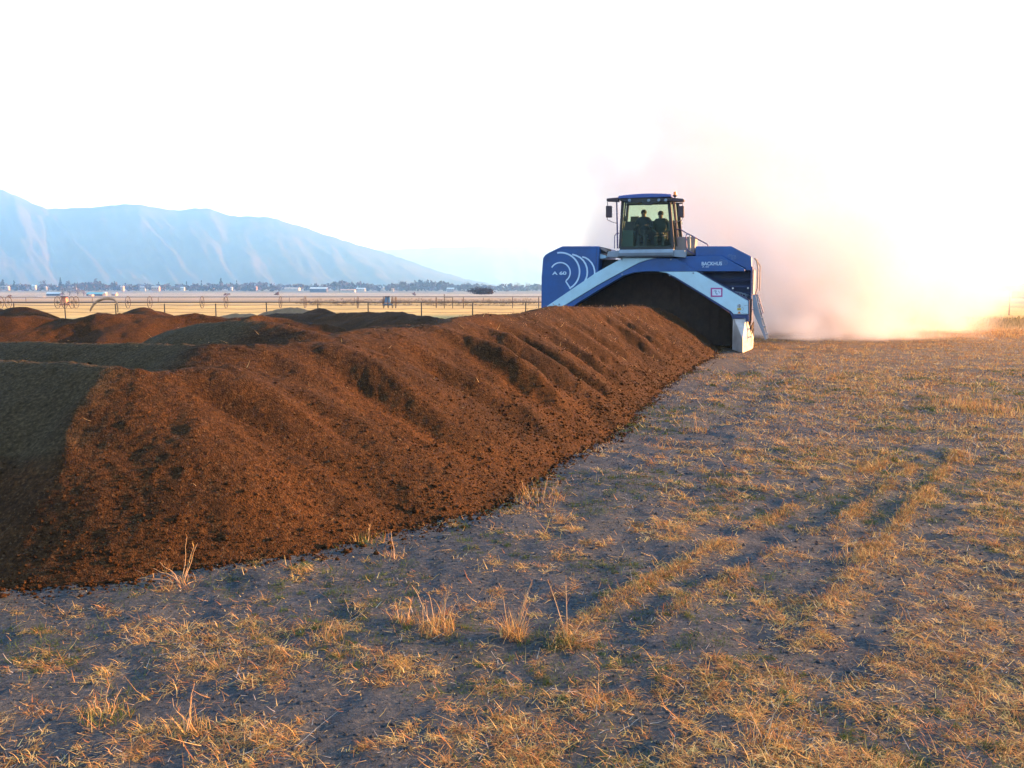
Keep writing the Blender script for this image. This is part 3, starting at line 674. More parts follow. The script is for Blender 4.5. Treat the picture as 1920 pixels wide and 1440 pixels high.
pl = mpl([(1410.5, 552.5), (1417, 554), (1424, 583), (1438.5, 635.5), (1434.5, 637), (1423, 610), (1412.5, 586)], yl_)
lad = empty('access_ladder'); lad.parent = tm
MB().prism(pl, yl_, yl_+.04).build('ladder_cheek', STEELB, lad, .006); MB().prism([(a+.05, b_) for a, b_ in pl], yl_+.55, yl_+.59).build('ladder_cheek', STEELB, lad, .006)
for i in range(5):
    f = .1+.2*i; a = Vector(mp(1414, 560, yl_)).lerp(Vector(mp(1436, 634, yl_)), f); st = MB().box(a.x-.02, a.x+.12, yl_+.04, yl_+.55, a.y-.02, a.y+.02); st.build('step', STEELB, lad)
for dy in (0, .57):
    hr = MB(); hr.tube([pt(1416, 552.8, yl_+dy), pt(1421.5, 553.5, yl_+dy), pt(1431.2, 586.5, yl_+dy), pt(1426.5, 588.5, yl_+dy)], .018); hr.build('handrail', PURP, lad)
jk = MB(); rr_ = random.Random(9)
for i in range(9):
    a = pt(1405+rr_.uniform(-1, 4), 588+i*2, .3); jk.tube([a, (a[0]+rr_.uniform(-.05, .08), a[1]+.05, a[2]-.12)], .02, 5)
jk.box(bx1-.12, bx1+.02, .2, .6, mp(1405, 600, .3)[1], mp(1405, 560, .3)[1]); jk.build('hinge_bracket', MAROON, tm)
# --- cab platform
b0, b1 = -.30, .25
bp_ = MB()
z_t = mp(1210, 467.8, b0)[1]; z_b = mp(1210, 482, b0)[1]; xa = mp(1138.8, 475, b0)[0]; xb = mp(1283.6, 475, b0)[0]; xc1 = mp(1160, 475, b0)[0]; xc2 = mp(1262.5, 475, b0)[0]
sec = [(b0+.12, z_t+.01), (b0+.02, z_t-.03), (b0-.04, z_t-.12), (b0, z_b+.05), (b0+.1, z_b), (b1, z_b), (b1, z_t+.01)]
n = len(sec); X_ = [xc1+.004, xc2-.004]
bp_.add([(X_[0], y, z) for y, z in sec] + [(X_[1], y, z) for y, z in sec], [tuple(range(n)), tuple(range(2*n-1, n-1, -1))] + [(i, n+i, n+(i+1) % n, (i+1) % n) for i in range(n)])
bp_.build('platform_bumper', STEELB, tm, .01)
bw = MB(); bw.prism([(xa, z_t-.06), (xc1, z_t-.02), (xc1, z_b+.01), (xa-.03, z_b+.02)], b0+.06, b1+.2); bw.build('platform_wing', STEELB, tm, .012); bw = MB(); bw.prism([(xc2, z_t-.02), (xb, z_t-.04), (xb+.01, z_b-.03), (xc2, z_b+.01)], b0+.06, b1+.2)
bw.build('platform_wing', STEELB, tm, .012)
MB().box(xa+.05, xb-.05, b1, 3.1, z_b+.04, z_t-.03).build('cab_platform', BLUE2, tm, .01)
MB().box(-1.15, 1.25, .5, 3.2, 2.9, z_b+.04).build('platform_support', BLACK, tm, .01)
# grey machinery visible between left housing and the beam
mm = MB(); x, z = mp(1121, 507, .8); x2, z2 = mp(1142, 469, .8)
mm.box(x-.1, x2+.35, .8, 2.4, 2.6, mp(1130, 487, .8)[1]); 
mm.prism(mpl([(1124, 462), (1137, 465.5), (1139.5, 473), (1137, 476), (1123, 471)], .3), .3, 1.2)
mm.build('engine_block', BLACK, tm, .02)
MB().prism(mpl([(1121.5, 475), (1137.5, 480), (1136, 484), (1121.5, 485.5)], .25), .25, .6).build('small_fairing', LBLUE, tm, .01)
gm_ = MB(); gm_.prism(mpl([(1123, 462.2), (1133, 465), (1138, 468.5), (1137, 473), (1124, 466)], .2), .2, .9); gm_.build('cap_plate', GREY, tm, .01)
# --- cab
y0c, y1c = .25, 2.05
def cp(px, py, y=y0c): x, z = mp(px, py, y); return (x, y, z)
zfl = mp(1210, 466, y0c)[1]; zrf = mp(1210, 373, y0c)[1]
fl = mp(1162, 465, y0c)[0]; fr_ = mp(1262.5, 465, y0c)[0]; tl = mp(1166, 374, y0c)[0]; tr_ = mp(1254.5, 374, y0c)[0]
ff, wf = .14, .12                                 # the rear of the cab is wider on both sides
cab = empty('cab'); cab.parent = tm
def bar(a, b_, w, name, mat, par=cab, depth=None):
    mb = MB(); a = Vector(a); b_ = Vector(b_); mb.tube([a, b_], w, 6); return mb
MB().box(fl, fr_, y0c, y1c, zfl-.03, zfl+.06).build('cab_floor', BLACK, cab)
fb = MB()
def post(mb, xb_, yb, xt, yt, wx, wy):
    mb.add([(xb_-wx, yb-wy, zfl+.02), (xb_+wx, yb-wy, zfl+.02), (xb_+wx, yb+wy, zfl+.02), (xb_-wx, yb+wy, zfl+.02), (xt-wx, yt-wy, zrf), (xt+wx, yt-wy, zrf), (xt+wx, yt+wy, zrf), (xt-wx, yt+wy, zrf)],
           [(0, 3, 2, 1), (4, 5, 6, 7), (0, 1, 5, 4), (1, 2, 6, 5), (2, 3, 7, 6), (3, 0, 4, 7)])
post(fb, fl, y0c+.1, tl+.02, y0c+.1, .05, .06); post(fb, fr_-.02, y0c+.1, tr_-.02, y0c+.1, .06, .06)
post(fb, fl-ff, y1c, tl-wf*.5, y1c, .05, .05); post(fb, fr_+ff, y1c, tr_+wf, y1c, .06, .05)
post(fb, fr_+ff*.65, 1.30, tr_+wf*.6, 1.30, .028, .04); post(fb, fl-ff*.6, 1.30, tl-wf*.3, 1.30, .028, .04)
fb.box(fl-ff, fr_+ff, y1c-.05, y1c+.05, zrf-.05, zrf)
fb.box(fl+.04, fr_-.06, y0c+.05, y0c+.15, zfl+.02, zfl+.10)
fb.build('cab_frame', BLACK, cab, .01)
# curved windshield
ws = MB(); n = 12; vs = []; fs = []
for i in range(n+1):
    u = i/n; bow = .16*math.sin(math.pi*u)
    vs.append((fl+(fr_-fl)*u, y0c-bow+.06, zfl+.06)); vs.append((tl+(tr_-tl)*u, y0c-bow*.8+.06, zrf-.02))
for i in range(n): fs.append((2*i, 2*i+2, 2*i+3, 2*i+1))
ws.add(vs, fs); ws.build('windscreen', GLASS, cab, smooth=True)
def quad(name, pts, mat):
    mb = MB().add(pts, [(0, 1, 2, 3)]); return mb.build(name, mat, cab)
quad('side_window', [(fr_+.01, y0c+.18, zfl+.1), (fr_+ff*.6, 1.26, zfl+.1), (tr_+wf*.6, 1.26, zrf-.03), (tr_+.01, y0c+.18, zrf-.03)], GLASS2)
quad('side_window', [(fr_+ff*.7, 1.34, zfl+.1), (fr_+ff, y1c-.06, zfl+.1), (tr_+wf, y1c-.06, zrf-.03), (tr_+wf*.7, 1.34, zrf-.03)], GLASS2)
quad('side_window', [(fl-.01, y0c+.18, zfl+.1), (fl-ff*.6, 1.26, zfl+.1), (tl-wf*.3, 1.26, zrf-.03), (tl-.01, y0c+.18, zrf-.03)], GLASS2)
quad('rear_window', [(fl-ff, y1c, zfl+1.0), (fr_+ff, y1c, zfl+1.0), (tr_+wf, y1c, zrf-.05), (tl-wf*.5, y1c, zrf-.05)], GLASS2)
MB().box(fl-ff+.05, fr_+ff-.06, y1c-.05, y1c+.03, zfl+.03, mp(1175, 415.5, y1c)[1]).build('rear_wall', BLACK, cab, .02)
x, z = mp(1189, 411, y1c-.1); MB().box(x-.13, x+.2, y1c-.2, y1c-.06, z-.1, z+.1).build('junction_box', simple('brown_plastic', (.07, .05, .015), .6), cab, .01)
x, z = mp(1172.5, 410, .7); MB().lathe([(0, -.05), (.07, -.04), (.1, 0), (.07, .05), (0, .06)], (x, .7, z), 'y', 12).build('interior_mirror', BLACK, cab)
# roof
rf = MB(); zt1 = mp(1210, 365.5, .1)[1]; zt0 = mp(1210, 371, .1)[1]; rx0, rx1 = mp(1160.2, 368, .1)[0], mp(1258.5, 368, .1)[0]
ns = 10; vs = []; 
for j, (yy, dz) in enumerate([(.02, -.02), (.12, .0), (1.1, .05), (2.2, 0.0)]):
    for i in range(ns+1):
        u = i/ns; vs.append((rx0+(rx1-rx0)*u, yy, zt1+dz+.055*math.sin(math.pi*u)**.7))
    for i in range(ns+1):
        u = i/ns; vs.append((rx0-.02+(rx1-rx0+.04)*u, yy, zt0))
fs = []; M_ = 2*(ns+1)
for j in range(3):
    for i in range(ns):
        a = j*M_+i; fs.append((a, a+1, a+M_+1, a+M_)); a2_ = a+ns+1; fs.append((a2_+1, a2_, a2_+M_, a2_+M_+1))
    fs.append((j*M_, j*M_+M_, (j+1)*M_+ns+1, j*M_+ns+1)); fs.append((j*M_+ns, j*M_+2*ns+1, (j+1)*M_+2*ns+1, (j+1)*M_+ns))
for i in range(ns):
    fs.append((i, i+ns+1, i+ns+2, i+1)); a = 3*M_; fs.append((a+i, a+i+1, a+i+ns+2, a+i+ns+1))
rf.add(vs, fs); roof = rf.build('cab_roof', simple('roof_blue', (.02, .06, .26), .35, dirt=DUSTC, dirt_amt=.2), cab, .02)
vz = MB().prism(mpl([(1159.5, 371), (1259, 371), (1257, 377), (1250, 378), (1240, 377.5), (1228, 380), (1221, 384.3), (1209, 384.3), (1203, 380), (1192, 380.5), (1178, 378), (1163, 377)], .05), .05, .16).build('sun_visor', BLACK, cab, .01)
MB().box(rx0+.04, rx1-.04, .16, 2.15, zrf-.02, zt0).build('roof_lining', BLACK, cab)
wl = MB()
for (a_, b_) in ((1180, 375.5), (1216, 375.5), (1235, 375), (1248, 375)):
    x, z = mp(a_, b_, 0); wl = MB().lathe([(0, 0), (.05, 0), (.06, .06), (0, .06)], (x, -.01, z), 'y', 12); wl.build('work_lamp', STEELB, vz)
# mirror arms and mirrors
am = MB().prism(mpl([(1137, 371.8), (1141, 371.6), (1160, 370), (1160, 378), (1137.3, 377.3)], .15), .15, .40).build('mirror_arm', MAROON, cab, .02)
am2 = MB().prism(mpl([(1254, 370), (1258, 370.2), (1280, 372.3), (1282.7, 374), (1282.3, 378), (1256, 378)], .15), .15, .40).build('mirror_arm', MAROON, cab, .02)
for (xa_, xb_, par, sgn) in ((1136.2, 1147.7, am, 1), (1271.2, 1282.8, am2, -1)):
    q_ = mpl([(xa_, 386), (xb_, 386), (xb_, 408), (xa_, 408)], .12); mr_ = MB().prism(q_, .06, .16).build('mirror', MAROON, par, .03, segs=3)
    MB().prism([(a*.98 + .02*q_[0][0], b_) for a, b_ in mpl([(xa_+1, 387.4), (xb_-1, 387.4), (xb_-1, 406.6), (xa_+1, 406.6)], .12)], .161, .168).build('mirror_glass', simple('mirror_face', (.6, .6, .6), .05, 1.0), mr_)
    xm = 1139 if sgn > 0 else 1280
    MB().tube([pt(xm, 376, .2), pt(xm, 387, .15)], .016).build('mirror_stem', GREY, par)
MB().tube([pt(1138.3, 407, .12), pt(1139, 412, .12), pt(1146, 415.5, .2), pt(1157, 419, .3)], .014).build('mirror_stay', GREY, am)
MB().tube([pt(1280, 407, .12), pt(1279, 412.5, .12), pt(1272, 415, .2), pt(1266, 417.5, .5)], .014).build('mirror_stay', GREY, am2)
MB().tube([pt(1156.3, 378, .3), pt(1158, 466, .35)], .028).build('corner_post', PURP, tm)
MB().tube([pt(1161, 437, .5), pt(1156, 438, .45), pt(1152.5, 442, .42), pt(1152, 466, .4)], .018).build('grab_rail', PURP, tm)
# right corner door frame: an upright ladder-like channel
cf_ = MB(); cf_.tube([pt(1262, 378, .9), pt(1267, 420, .9), pt(1269, 462, .9)], .035, 6); cf_.tube([pt(1264, 378, 1.7), pt(1268, 420, 1.7), pt(1269.5, 462, 1.7)], .03, 6)
for f in (398, 424, 440, 452): cf_.tube([pt(1264+(f-378)*.05, f, .9), pt(1265+(f-378)*.05, f, 1.7)], .02, 5)
cf_.build('door_frame', MAROON, cab)
dh = MB(); x, z = mp(1258.5, 425, .5); dh.box(x-.02, x+.03, .5, .58, z-.1, z+.1); dh.build('door_handle', BLACK, cab)
# beacon
x, z = mp(1265.6, 371, .3)
bs = MB().lathe([(.02, 0), (.02, .05), (.075, .09), (.08, .13), (.0, .13)], (x, .3, z-.03), 'z', 14).build('beacon', BLACK, cab)
MB().lathe([(.058, .13), (.06, .2), (.056, .25), (.03, .268), (0, .27)], (x, .3, z-.03), 'z', 16).build('beacon_lens', simple('amber_lens', (.85, .20, .015), .25, spec=.6), bs, smooth=True)
# rear-right platform box and handrails
gb = MB().prism(mpl([(1266, 444), (1304.5, 444), (1303, 462), (1301.5, 478), (1266, 478)], 1.0), 1.0, 1.9).build('step_box', GREY, tm, .015)
hs = MB(); hs.tube([pt(1268, 430, .9), pt(1275.6, 430, .85), pt(1289, 438, .8), pt(1325.5, 457.5, .7), pt(1327.2, 460, .7), pt(1329.5, 476, .7)], .022)
hs.build('handrail', PURP, tm); hs = MB(); hs.tube([pt(1331.6, 470, .6), pt(1332, 479, .6)], .02)
hs.build('rail_stub', STEELB, tm); hs = MB(); hs.tube([pt(1304, 477.5, .5), pt(1290, 470, .55), pt(1287.5, 464, .55), pt(1286, 445, .6), pt(1287, 440, .62), pt(1290, 438.2, .65), pt(1300, 443, .65)], .022)
hs.build('handrail', PURP, tm)
MB().tube([pt(1293.5, 442, .7), pt(1294, 470, .7)], .025).build('upright_tube', simple('pale_tube', (.45, .42, .28), .5), tm)
# interior: seats, console, wheel
for (pxs, nm) in ((1208, 'driver_seat'), (1241, 'passenger_seat')):
    x, z = mp(pxs, 425, 1.55); zs = zfl + .42
    s_ = MB().box(x-.25, x+.25, 1.1, 1.6, zs-.1, zs); s_.box(x-.23, x+.23, 1.58, 1.70, zs, zs+.58); s_.box(x-.12, x+.12, 1.3, 1.45, zfl+.05, zs-.1)
    s_.build(nm, RUBBER, cab, .03)
x, z = mp(1178, 432, .9); MB().box(x-.25, x+.22, .8, 1.5, zfl+.05, z).build('control_console', simple('console_plastic', (.012, .03, .032), .4), cab, .03)
xw, zw = mp(1208, 440, .75); swm = MB(); pts = [(xw + .2*math.cos(a), .78 + .06*math.sin(a), zfl+.72+.19*math.sin(a)) for a in [2*math.pi*i/24 for i in range(25)]]
swm.tube(pts, .016, 6, cap=False); swm.tube([(xw, .78, zfl+.72), (xw, .62, zfl+.1)], .03, 8); swm.tube([(xw-.19, .78, zfl+.72), (xw+.19, .78, zfl+.72)], .012, 5); swm.build('steering_wheel', BLACK, cab)
# --- people in the cab
def person(px, py_head, yl, label, coat, skin, hair, lean=0.0, hands='wheel'):
    hx, hz_ = mp(px, py_head, yl)
    root_w = MO + hx*ex + yl*ey; root_w.z = zfl+.42
    th = hz_ - (zfl+.42)                                 # seat to head centre
    verts, edges, rad = [], [], []
    def v(p, r, parent=None):
        verts.append(p); rad.append(r)
        if parent is not None: edges.append((parent, len(verts)-1))
        return len(verts)-1
    # local frame: x right, y back, z up ; person faces -y
    pel = v((0, 0, .10), .19); ab = v((0, -.01, .24), .20, pel); ch = v((0, -.03, .42), .23, ab); sh = v((lean*.3, -.03, th-.24), .17, ch)
    nk = v((lean*.6, -.05, th-.14), .075, sh); hd = v((lean, -.07, th-.04), .095, nk); hd2 = v((lean, -.065, th+.05), .105, hd); v((lean, -.05, th+.10), .065, hd2)
    hand_roots = []
    for s in (-1, 1):
        a = v((s*.17+lean*.3, -.02, th-.25), .12, sh); b_ = v((s*.27, -.03, th-.36), .10, a)
        e = v((s*.32, -.17, th-.58), .07, b_)
        w_ = v((s*.17, -.43, th-.50), .032, e) if hands == 'wheel' else v((s*.12, -.36, .17), .032, e)
        pm = v((verts[w_][0]-s*.01, verts[w_][1]-.08, verts[w_][2]+.01), .036, w_); hand_roots.append((pm, s))
        hp = v((s*.11, -.05, .05), .105, pel); kn = v((s*.14, -.46, .06), .072, hp); an = v((s*.13, -.50, -.34), .045, kn); v((s*.13, -.64, -.385), .04, an)
    for pm, s in hand_roots:
        p = verts[pm]
        for k_, (dx, ln) in enumerate(((-.026, .062), (-.009, .072), (.009, .068), (.026, .054))):
            f1 = v((p[0]+dx, p[1]-.05, p[2]+.012), .010, pm); f2 = v((p[0]+dx*1.05, p[1]-.05-ln*.5, p[2]-.008), .009, f1); v((p[0]+dx*1.05, p[1]-.04-ln*.55, p[2]-.034), .008, f2)
        t1 = v((p[0]-s*.04, p[1]-.02, p[2]+.012), .012, pm); v((p[0]-s*.055, p[1]-.055, p[2]-.004), .010, t1)
    me = bpy.data.meshes.new('person'); me.from_pydata(verts, edges, []); tmp = bpy.data.objects.new('tmp_person', me); col.objects.link(tmp)
    sk_ = tmp.modifiers.new('skin', 'SKIN'); 
    for i, r_ in enumerate(rad):
        me.skin_vertices[0].data[i].radius = (r_, r_*(.72 if i < 4 else .95)); me.skin_vertices[0].data[i].use_root = (i == 0)
    sk_.use_smooth_shade = True
    sb_ = tmp.modifiers.new('sub', 'SUBSURF'); sb_.levels = 2; sb_.render_levels = 2
    bpy.context.view_layer.update(); dg = bpy.context.evaluated_depsgraph_get()
    bm_ = bpy.data.meshes.new_from_object(tmp.evaluated_get(dg)); bpy.data.objects.remove(tmp, do_unlink=True)
    bm_.materials.clear(); bm_.materials.append(skin); bm_.materials.append(coat)
    for p in bm_.polygons:
        c_ = p.center; up = c_.z > th-.15; hand = c_.y < (-.45 if hands == 'wheel' else -.39) and abs(c_.z-((th-.5) if hands == 'wheel' else .17)) < .12
        p.material_index = 0 if (up or hand) else 1; p.use_smooth = True
    o = bpy.data.objects.new('person', bm_); col.objects.link(o)
    o.location = root_w; o.rotation_euler = (0, 0, -PHI); tag(o, label, 'person')
    # face, ears and hair
    fm = MB(); hcx, hcy, hcz = lean, -.07, th
    fm.lathe([(0, -.03), (.012, -.02), (.017, 0), (.010, .02), (0, .03)], (hcx, hcy-.092, hcz-.01), 'z', 8)
    for s in (-1, 1):
        MB().lathe([(0, -.022), (.011, -.01), (.013, .008), (0, .024)], (hcx+s*.098, hcy+.01, hcz-.005), 'z', 8).build('ear', skin, o, smooth=True)
    fm.build('nose', skin, o, smooth=True); fm = MB(); fm.tube([(hcx-.025, hcy-.086, hcz-.05), (hcx, hcy-.092, hcz-.052), (hcx+.025, hcy-.086, hcz-.05)], .006, 5); fm.build('mouth', skin, o, smooth=True)
    for s in (-1, 1): MB().lathe([(0, -.008), (.009, 0), (0, .008)], (hcx+s*.033, hcy-.095, hcz+.012), 'y', 8).build('eye', BLACK, o)
    hm = MB(); prof_ = [(.116*math.cos(a), .116*math.sin(a)) for a in [R(-25+115*i/7) for i in range(8)]]; hm.lathe([(max(0, r_), h) for r_, h in prof_], (hcx, hcy+.026, hcz+.03), 'z', 18); hm.build('hair', hair, o, smooth=True)
    cl = MB().lathe([(.07, -.02), (.085, .0), (.08, .04), (.068, .05)], (lean*.6, -.045, th-.19), 'z', 14).build('collar', coat, o, smooth=True)
    return o
SKIN = simple('skin', (.16, .085, .06), .6, scale=20, var=.1); HAIR = simple('dark_hair', (.02, .014, .01), .8, scale=40, var=.4)
person(1207.5, 400, 1.35, 'person in a dark jacket driving, seated at the wheel in the middle of the cab', simple('navy_jacket', (.014, .018, .028), .85, scale=14, var=.25), SKIN, HAIR)
person(1240.5, 402.5, 1.35, 'person in a dark coat sitting in the cab beside the driver, by the side window', simple('dark_green_coat', (.016, .022, .020), .85, scale=14, var=.25), SKIN, HAIR, lean=-.03, hands='lap')
# ------------------------------------------------------------------ wire fence behind the rows
WOOD = simple('weathered_wood', (.05, .04, .032), .9, scale=8, var=.3); WIRE = simple('wire', (.07, .065, .06), .6, .6)
RUSTP = simple('dark_galvanised_pipe', (.045, .035, .032), .6, scale=2, var=.3)
FY = 66.0
def fence(name, pxs, ytop, Y, wires, label):
    f = empty(name, (P(pxs[0], 560, Y)[0], Y, 0), 0, label, 'fence')
    ox = f.location.x
    xs_ = []
    for i, px in enumerate(pxs):
        x, _, zt_ = P(px, ytop, Y); gz = float(ground_z(np.array([x]), np.array([Y]))[0]); xs_.append(x)
        rj = random.Random(i*7+int(Y)); dx = rj.uniform(-.05, .05)
        MB().tube([(x-ox, 0, gz-.3), (x-ox+dx, 0, zt_+rj.uniform(-.06, .08))], [.05, .04], 8).build('post', WOOD, f)
    for wy in wires:
        z_ = P(960, wy, Y)[2]
        mb = MB(); pts = []
        for a, b_ in zip(xs_, xs_[1:]):
            for t in (0, .25, .5, .75): pts.append((a+(b_-a)*t-ox, .07, z_-.05*math.sin(math.pi*t)))
        pts.append((xs_[-1]-ox, .07, z_)); mb.tube(pts, .010, 5); mb.build('wire', WIRE, f)
    return f
fence('wire_fence', [-70, 26, 121.5, 217, 308, 404, 500, 595, 690, 790, 886, 985, 1085], 568.5, FY, (571.5, 578.5, 585), 'dark post and wire fence running across behind the compost rows')
fence('wire_fence', [1650, 1772, 1894, 2016, 2140], 555, 74.0, (557.5, 566, 575), 'post and wire fence at the far right edge beyond the dust')
# ------------------------------------------------------------------ wheel line irrigation
def wl_point(px):                                   # along the line: depth grows to the right
    Y = 100 + 1.0*px/960.0
    return P(px, 570, Y)[0], Y
wlx = [-150, -90, 1, 16, 108, 121.5, 135, 143, 240, 281, 379, 424, 526, 572, 671, 719.5, 728, 736, 742, 818, 869, 961, 1010, 1100]
x0w, y0w = wl_point(-200); x1w, y1w = wl_point(1230)
wla = math.atan2(y1w-y0w, x1w-x0w)
wl_ = empty('wheel_line_irrigator', (x0w, y0w, 0), wla, 'long wheel line irrigation pipe with many thin steel wheels standing in the golden field', 'irrigator')
RW = .70
Lw = math.hypot(x1w-x0w, y1w-y0w)
MB().tube([(0, 0, RW), (Lw, 0, RW)], .065, 8).build('pipe', RUSTP, wl_)
wm_ = MB(); ring = [(0, RW*math.cos(a), RW+RW*math.sin(a)) for a in [2*math.pi*i/28 for i in range(29)]]
wm_.tube(ring, .035, 5, cap=False)
for i in range(6):
    a = math.pi*i/6; wm_.tube([(0, -RW*math.cos(a), RW-RW*math.sin(a)), (0, RW*math.cos(a), RW+RW*math.sin(a))], .010, 4)
wheel0 = wm_.build('wheel', RUSTP, wl_)
hub0 = MB().lathe([(0, -.06), (.12, -.06), (.12, .06), (0, .06)], (0, 0, RW), 'x', 10).build('hub', RUSTP, wheel0)
for i, px in enumerate(wlx):
    X, Y = wl_point(px); d = ((X-x0w)*math.cos(wla)+(Y-y0w)*math.sin(wla))
    if i == 0: w_, h_ = wheel0, hub0
    else:
        w_ = wheel0.copy(); col.objects.link(w_); w_.parent = wl_
        h_ = hub0.copy(); col.objects.link(h_); h_.parent = w_
    w_.location = (d, 0, 0)
def mover(px, mat, label):
    X, Y = wl_point(px); d = ((X-x0w)*math.cos(wla)+(Y-y0w)*math.sin(wla))
    mb = MB().box(d-.35, d+.35, -.35, .35, RW-.05, RW+.6, .08); mb.box(d-.6, d+.6, -.1, .1, RW-.35, RW-.15)
    o = mb.build('drive_unit', mat, wl_, .03); tag(o, label)
    lid = MB().box(d-.4, d+.4, -.4, .4, RW+.6, RW+.72, .15).build('engine_cover', MAROON, o)
mover(727, simple('faded_blue_paint', (.06, .16, .30), .5), 'blue drive unit with a dark cover')
mover(121.5, simple('faded_orange_paint', (.45, .2, .12), .5), 'orange and white drive unit')
# second lateral farther out
wl2 = empty('irrigation_pipe', (-160, 150, 0), 0, 'thin second irrigation pipe lying far out across the golden field', 'irrigation pipe')
z_ = P(400, 558.5, 150)[2]; MB().tube([(0, 0, z_), (170, 6, z_+.2)], .05, 6).build('pipe', RUSTP, wl2)
for i in range(15): MB().tube([(4+i*11.6, i*.4, -.2), (4+i*11.6, i*.4, z_)], .05, 5).build('leg', RUSTP, wl2)
# loading frame with braces (thin posts) near the right of the line
gt = empty('pasture_gate', P(0, 0, 100)[0:0] and (0, 0, 0) or (P(833, 560, 100)[0], 100, 0), 0, 'small pole frame gate with two rails beyond the fence', 'gate')
for dx in (0, .75): MB().tube([(dx*1.3, 0, 0), (dx*1.3, 0, 1.65-dx*.5)], .045, 6).build('post', WOOD, gt)
for zz in (.75, 1.25): MB().tube([(0, -.05, zz), (.98, -.05, zz)], .03, 6).build('rail', WOOD, gt)
# curved pipe arching over the far windrow
pp = [P(169, 584, 44), P(171, 578, 44), P(176, 570, 44), P(184, 563.5, 44), P(195, 560.2, 44), (P(206, 560, 44)), P(214, 562, 44), P(219, 567, 44), P(220.5, 575, 44), P(221, 586, 44)]
cpp = MB(); cpp.tube(pp, [.03, .045, .06, .065, .065, .06, .055, .045, .035, .03], 10); o = cpp.build('bent_pipe', simple('rusty_pipe', (.38, .21, .11), .7, scale=3, var=.3), None, smooth=True)
tag(o, 'rusty pipe bent into an arch above the orange windrow', 'pipe')
# ------------------------------------------------------------------ far buildings
BW = simple('white_cladding', (.32, .30, .3), .7, scale=.3); BT = simple('teal_roof', (.06, .28, .36), .5, scale=.3); BD = simple('dark_shed_wall', (.035, .035, .06), .8, scale=.3)
BP = simple('pinkish_cladding', (.34, .22, .17), .7, scale=.3); BR = simple('pale_metal_roof', (.32, .42, .5), .4, scale=.3); BGW = simple('grey_wall', (.16, .16, .19), .8, scale=.3); WIN = simple('dark_window', (.02, .025, .03), .2, scale=.5)
def building(x0_, x1_, ytop, ybase, Y, wall, roof, label, cat='building', depth=None, roof_frac=.35, wins=3, name='farm_building'):
    a = P(x0_, ybase, Y); b_ = P(x1_, ybase, Y); w = b_[0]-a[0]; h = P(x0_, ytop, Y)[2]-a[2]; d = depth or max(5, w*.45)
    f = empty(name, ((a[0]+b_[0])/2, Y, a[2]), 0, label, cat)
    hw = w/2; he = h*(1-roof_frac)
    mb = MB(); mb.add([(-hw, 0, -3), (hw, 0, -3), (hw, d, -3), (-hw, d, -3), (-hw, 0, he), (hw, 0, he), (hw, d, he), (-hw, d, he), (-hw, d/2, h-.1), (hw, d/2, h-.1)],
                      [(0, 1, 5, 4), (1, 2, 6, 9, 5), (2, 3, 7, 6), (3, 0, 4, 8, 7), (0, 3, 2, 1), (4, 5, 9, 8), (8, 9, 6, 7)]); mb.build('wall', wall, f)
    e = .4; rb_ = MB(); t = .25
    rb_.add([(-hw-e, -e, he-.15), (hw+e, -e, he-.15), (hw+e, d/2, h), (-hw-e, d/2, h), (hw+e, d+e, he-.15), (-hw-e, d+e, he-.15),
             (-hw-e, -e, he-.15+t), (hw+e, -e, he-.15+t), (hw+e, d/2, h+t), (-hw-e, d/2, h+t), (hw+e, d+e, he-.15+t), (-hw-e, d+e, he-.15+t)],
            [(0, 3, 2, 1), (3, 5, 4, 2), (6, 7, 8, 9), (9, 8, 10, 11), (0, 1, 7, 6), (4, 5, 11, 10), (1, 2, 8, 7), (2, 4, 10, 8), (0, 6, 9, 3), (3, 9, 11, 5)]); rb_.build('roof', roof, f)
    for i in range(wins):
        cx = -hw + w*(i+.5)/wins; MB().box(cx-w*.05, cx+w*.05, -.12, -.02, he*.25, he*.68).build('door' if i == wins//2 else 'window', WIN, f)
    return f
